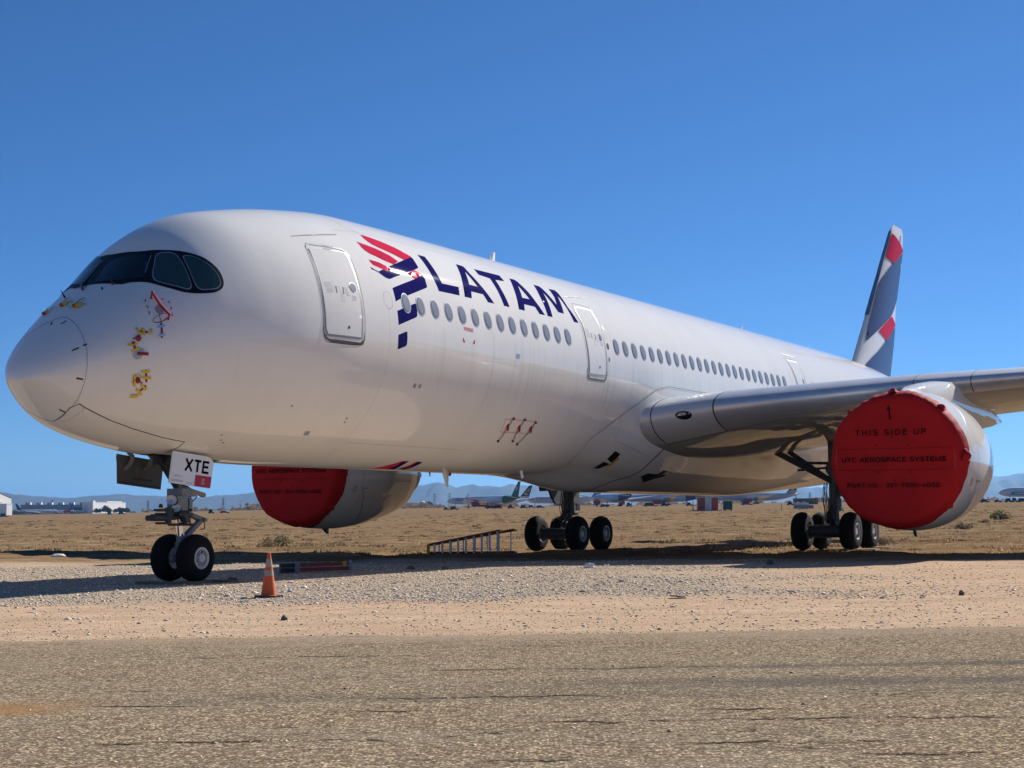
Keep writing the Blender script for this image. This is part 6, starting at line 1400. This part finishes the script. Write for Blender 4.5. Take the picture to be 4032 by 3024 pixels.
strip_trees('distant_scrub', 560, 4300, 2100, 5, 1500, M['bushdry'], 'pale brown distant scrub and yard clutter along the horizon', 3)

# ------------------------------------------------------------------ mountains
def ridge(name, pts, d, mat, depth, seed):
    """skyline given as (photo column, photo row): a solid range with its own depth"""
    rg = np.random.default_rng(seed); px = np.arange(-1200, 5300, 12.0); row = np.interp(px, [q[0] for q in pts], [q[1] for q in pts])
    row = row+1.0*np.sin(px*.05)+.7*np.sin(px*.13+1)+rg.normal(0, .35, len(px))
    X = d*(px-2016)/FPX; top = CAM[2]+(2027-row)/FPX*d; V = []; prof = [(-depth, 0), (-depth*.62, .25), (-depth*.35, .55), (-depth*.12, .88), (0, 1), (depth*.3, .6), (depth, 0)]
    for y, k in prof:
        jit = np.sin(px*.03+y*.002)*.10+np.sin(px*.085+y*.004)*.07
        V.append(np.stack([X, d+y+depth*.25*np.sin(px*.021)*(1-k), np.maximum(top*np.clip(k+(jit if 0 < k < 1 else 0), 0, 1), 0)-12], -1))
    V = np.array(V); a_, b_ = V.shape[:2]; idx = np.arange(a_*b_).reshape(a_, b_); Q4 = np.stack([idx[:-1, :-1], idx[:-1, 1:], idx[1:, 1:], idx[1:, :-1]], -1).reshape(-1, 4)
    V[4, :, 2] += 12
    o = local_obj(bigmesh(name, V.reshape(-1, 3), Q4, mat, True)); tag(o, kind='structure'); return o
MT = mk('mountain_scrub', (.05, .047, .045), .95, var=.4, vs=.004)
ridge('hills', [(-1200, 1950), (-300, 1940), (0, 1933), (40, 1938), (75, 1946), (100, 1945), (125, 1950), (150, 1949), (210, 1955), (260, 1957), (300, 1956), (350, 1951), (400, 1946), (440, 1946), (470, 1944), (500, 1942), (530, 1947), (600, 1950), (700, 1952), (800, 1956), (870, 1948), (950, 1944), (1000, 1938), (1100, 1930), (1250, 1936), (1400, 1925), (1550, 1914), (1632, 1909), (1670, 1910), (1700, 1901), (1730, 1900), (1760, 1906), (1800, 1919), (1830, 1912), (1860, 1908), (1895, 1914), (1925, 1911), (1968, 1919), (2010, 1906), (2060, 1911), (2130, 1916), (2250, 1930), (2400, 1940), (2700, 1938), (3000, 1930), (3080, 1925), (3200, 1922), (3300, 1924), (3600, 1915), (3900, 1906), (3960, 1889), (5300, 1889)], 15000, MT, 2500, 5)
ridge('far_hills', [(-1200, 1990), (2700, 1960), (3200, 1925), (3700, 1888), (3910, 1876), (3925, 1879), (3960, 1878), (4000, 1870), (4015, 1866), (4032, 1866), (4400, 1850), (5300, 1900)], 20000, MT, 2500, 6)
# ------------------------------------------------------------------ air between here and the hills
hz = MB().box((0, 9000, 290), (64000, 62000, 640)).build('haze', None); hz.location = (CAM[0], CAM[1], 0); hz.rotation_euler = (0, 0, PHI)
hm = bpy.data.materials.new('haze_air'); hm.use_nodes = True; t = hm.node_tree; t.nodes.clear(); mo = t.nodes.new('ShaderNodeOutputMaterial'); pv = t.nodes.new('ShaderNodeVolumePrincipled')
pv.inputs['Color'].default_value = (.25, .56, 1.0, 1); pv.inputs['Density'].default_value = 0.000036; pv.inputs['Anisotropy'].default_value = 0.4
t.links.new(pv.outputs[0], mo.inputs['Volume']); hz.data.materials.append(hm); tag(hz, 'thin blue haze over the plain', 'haze', kind='stuff')
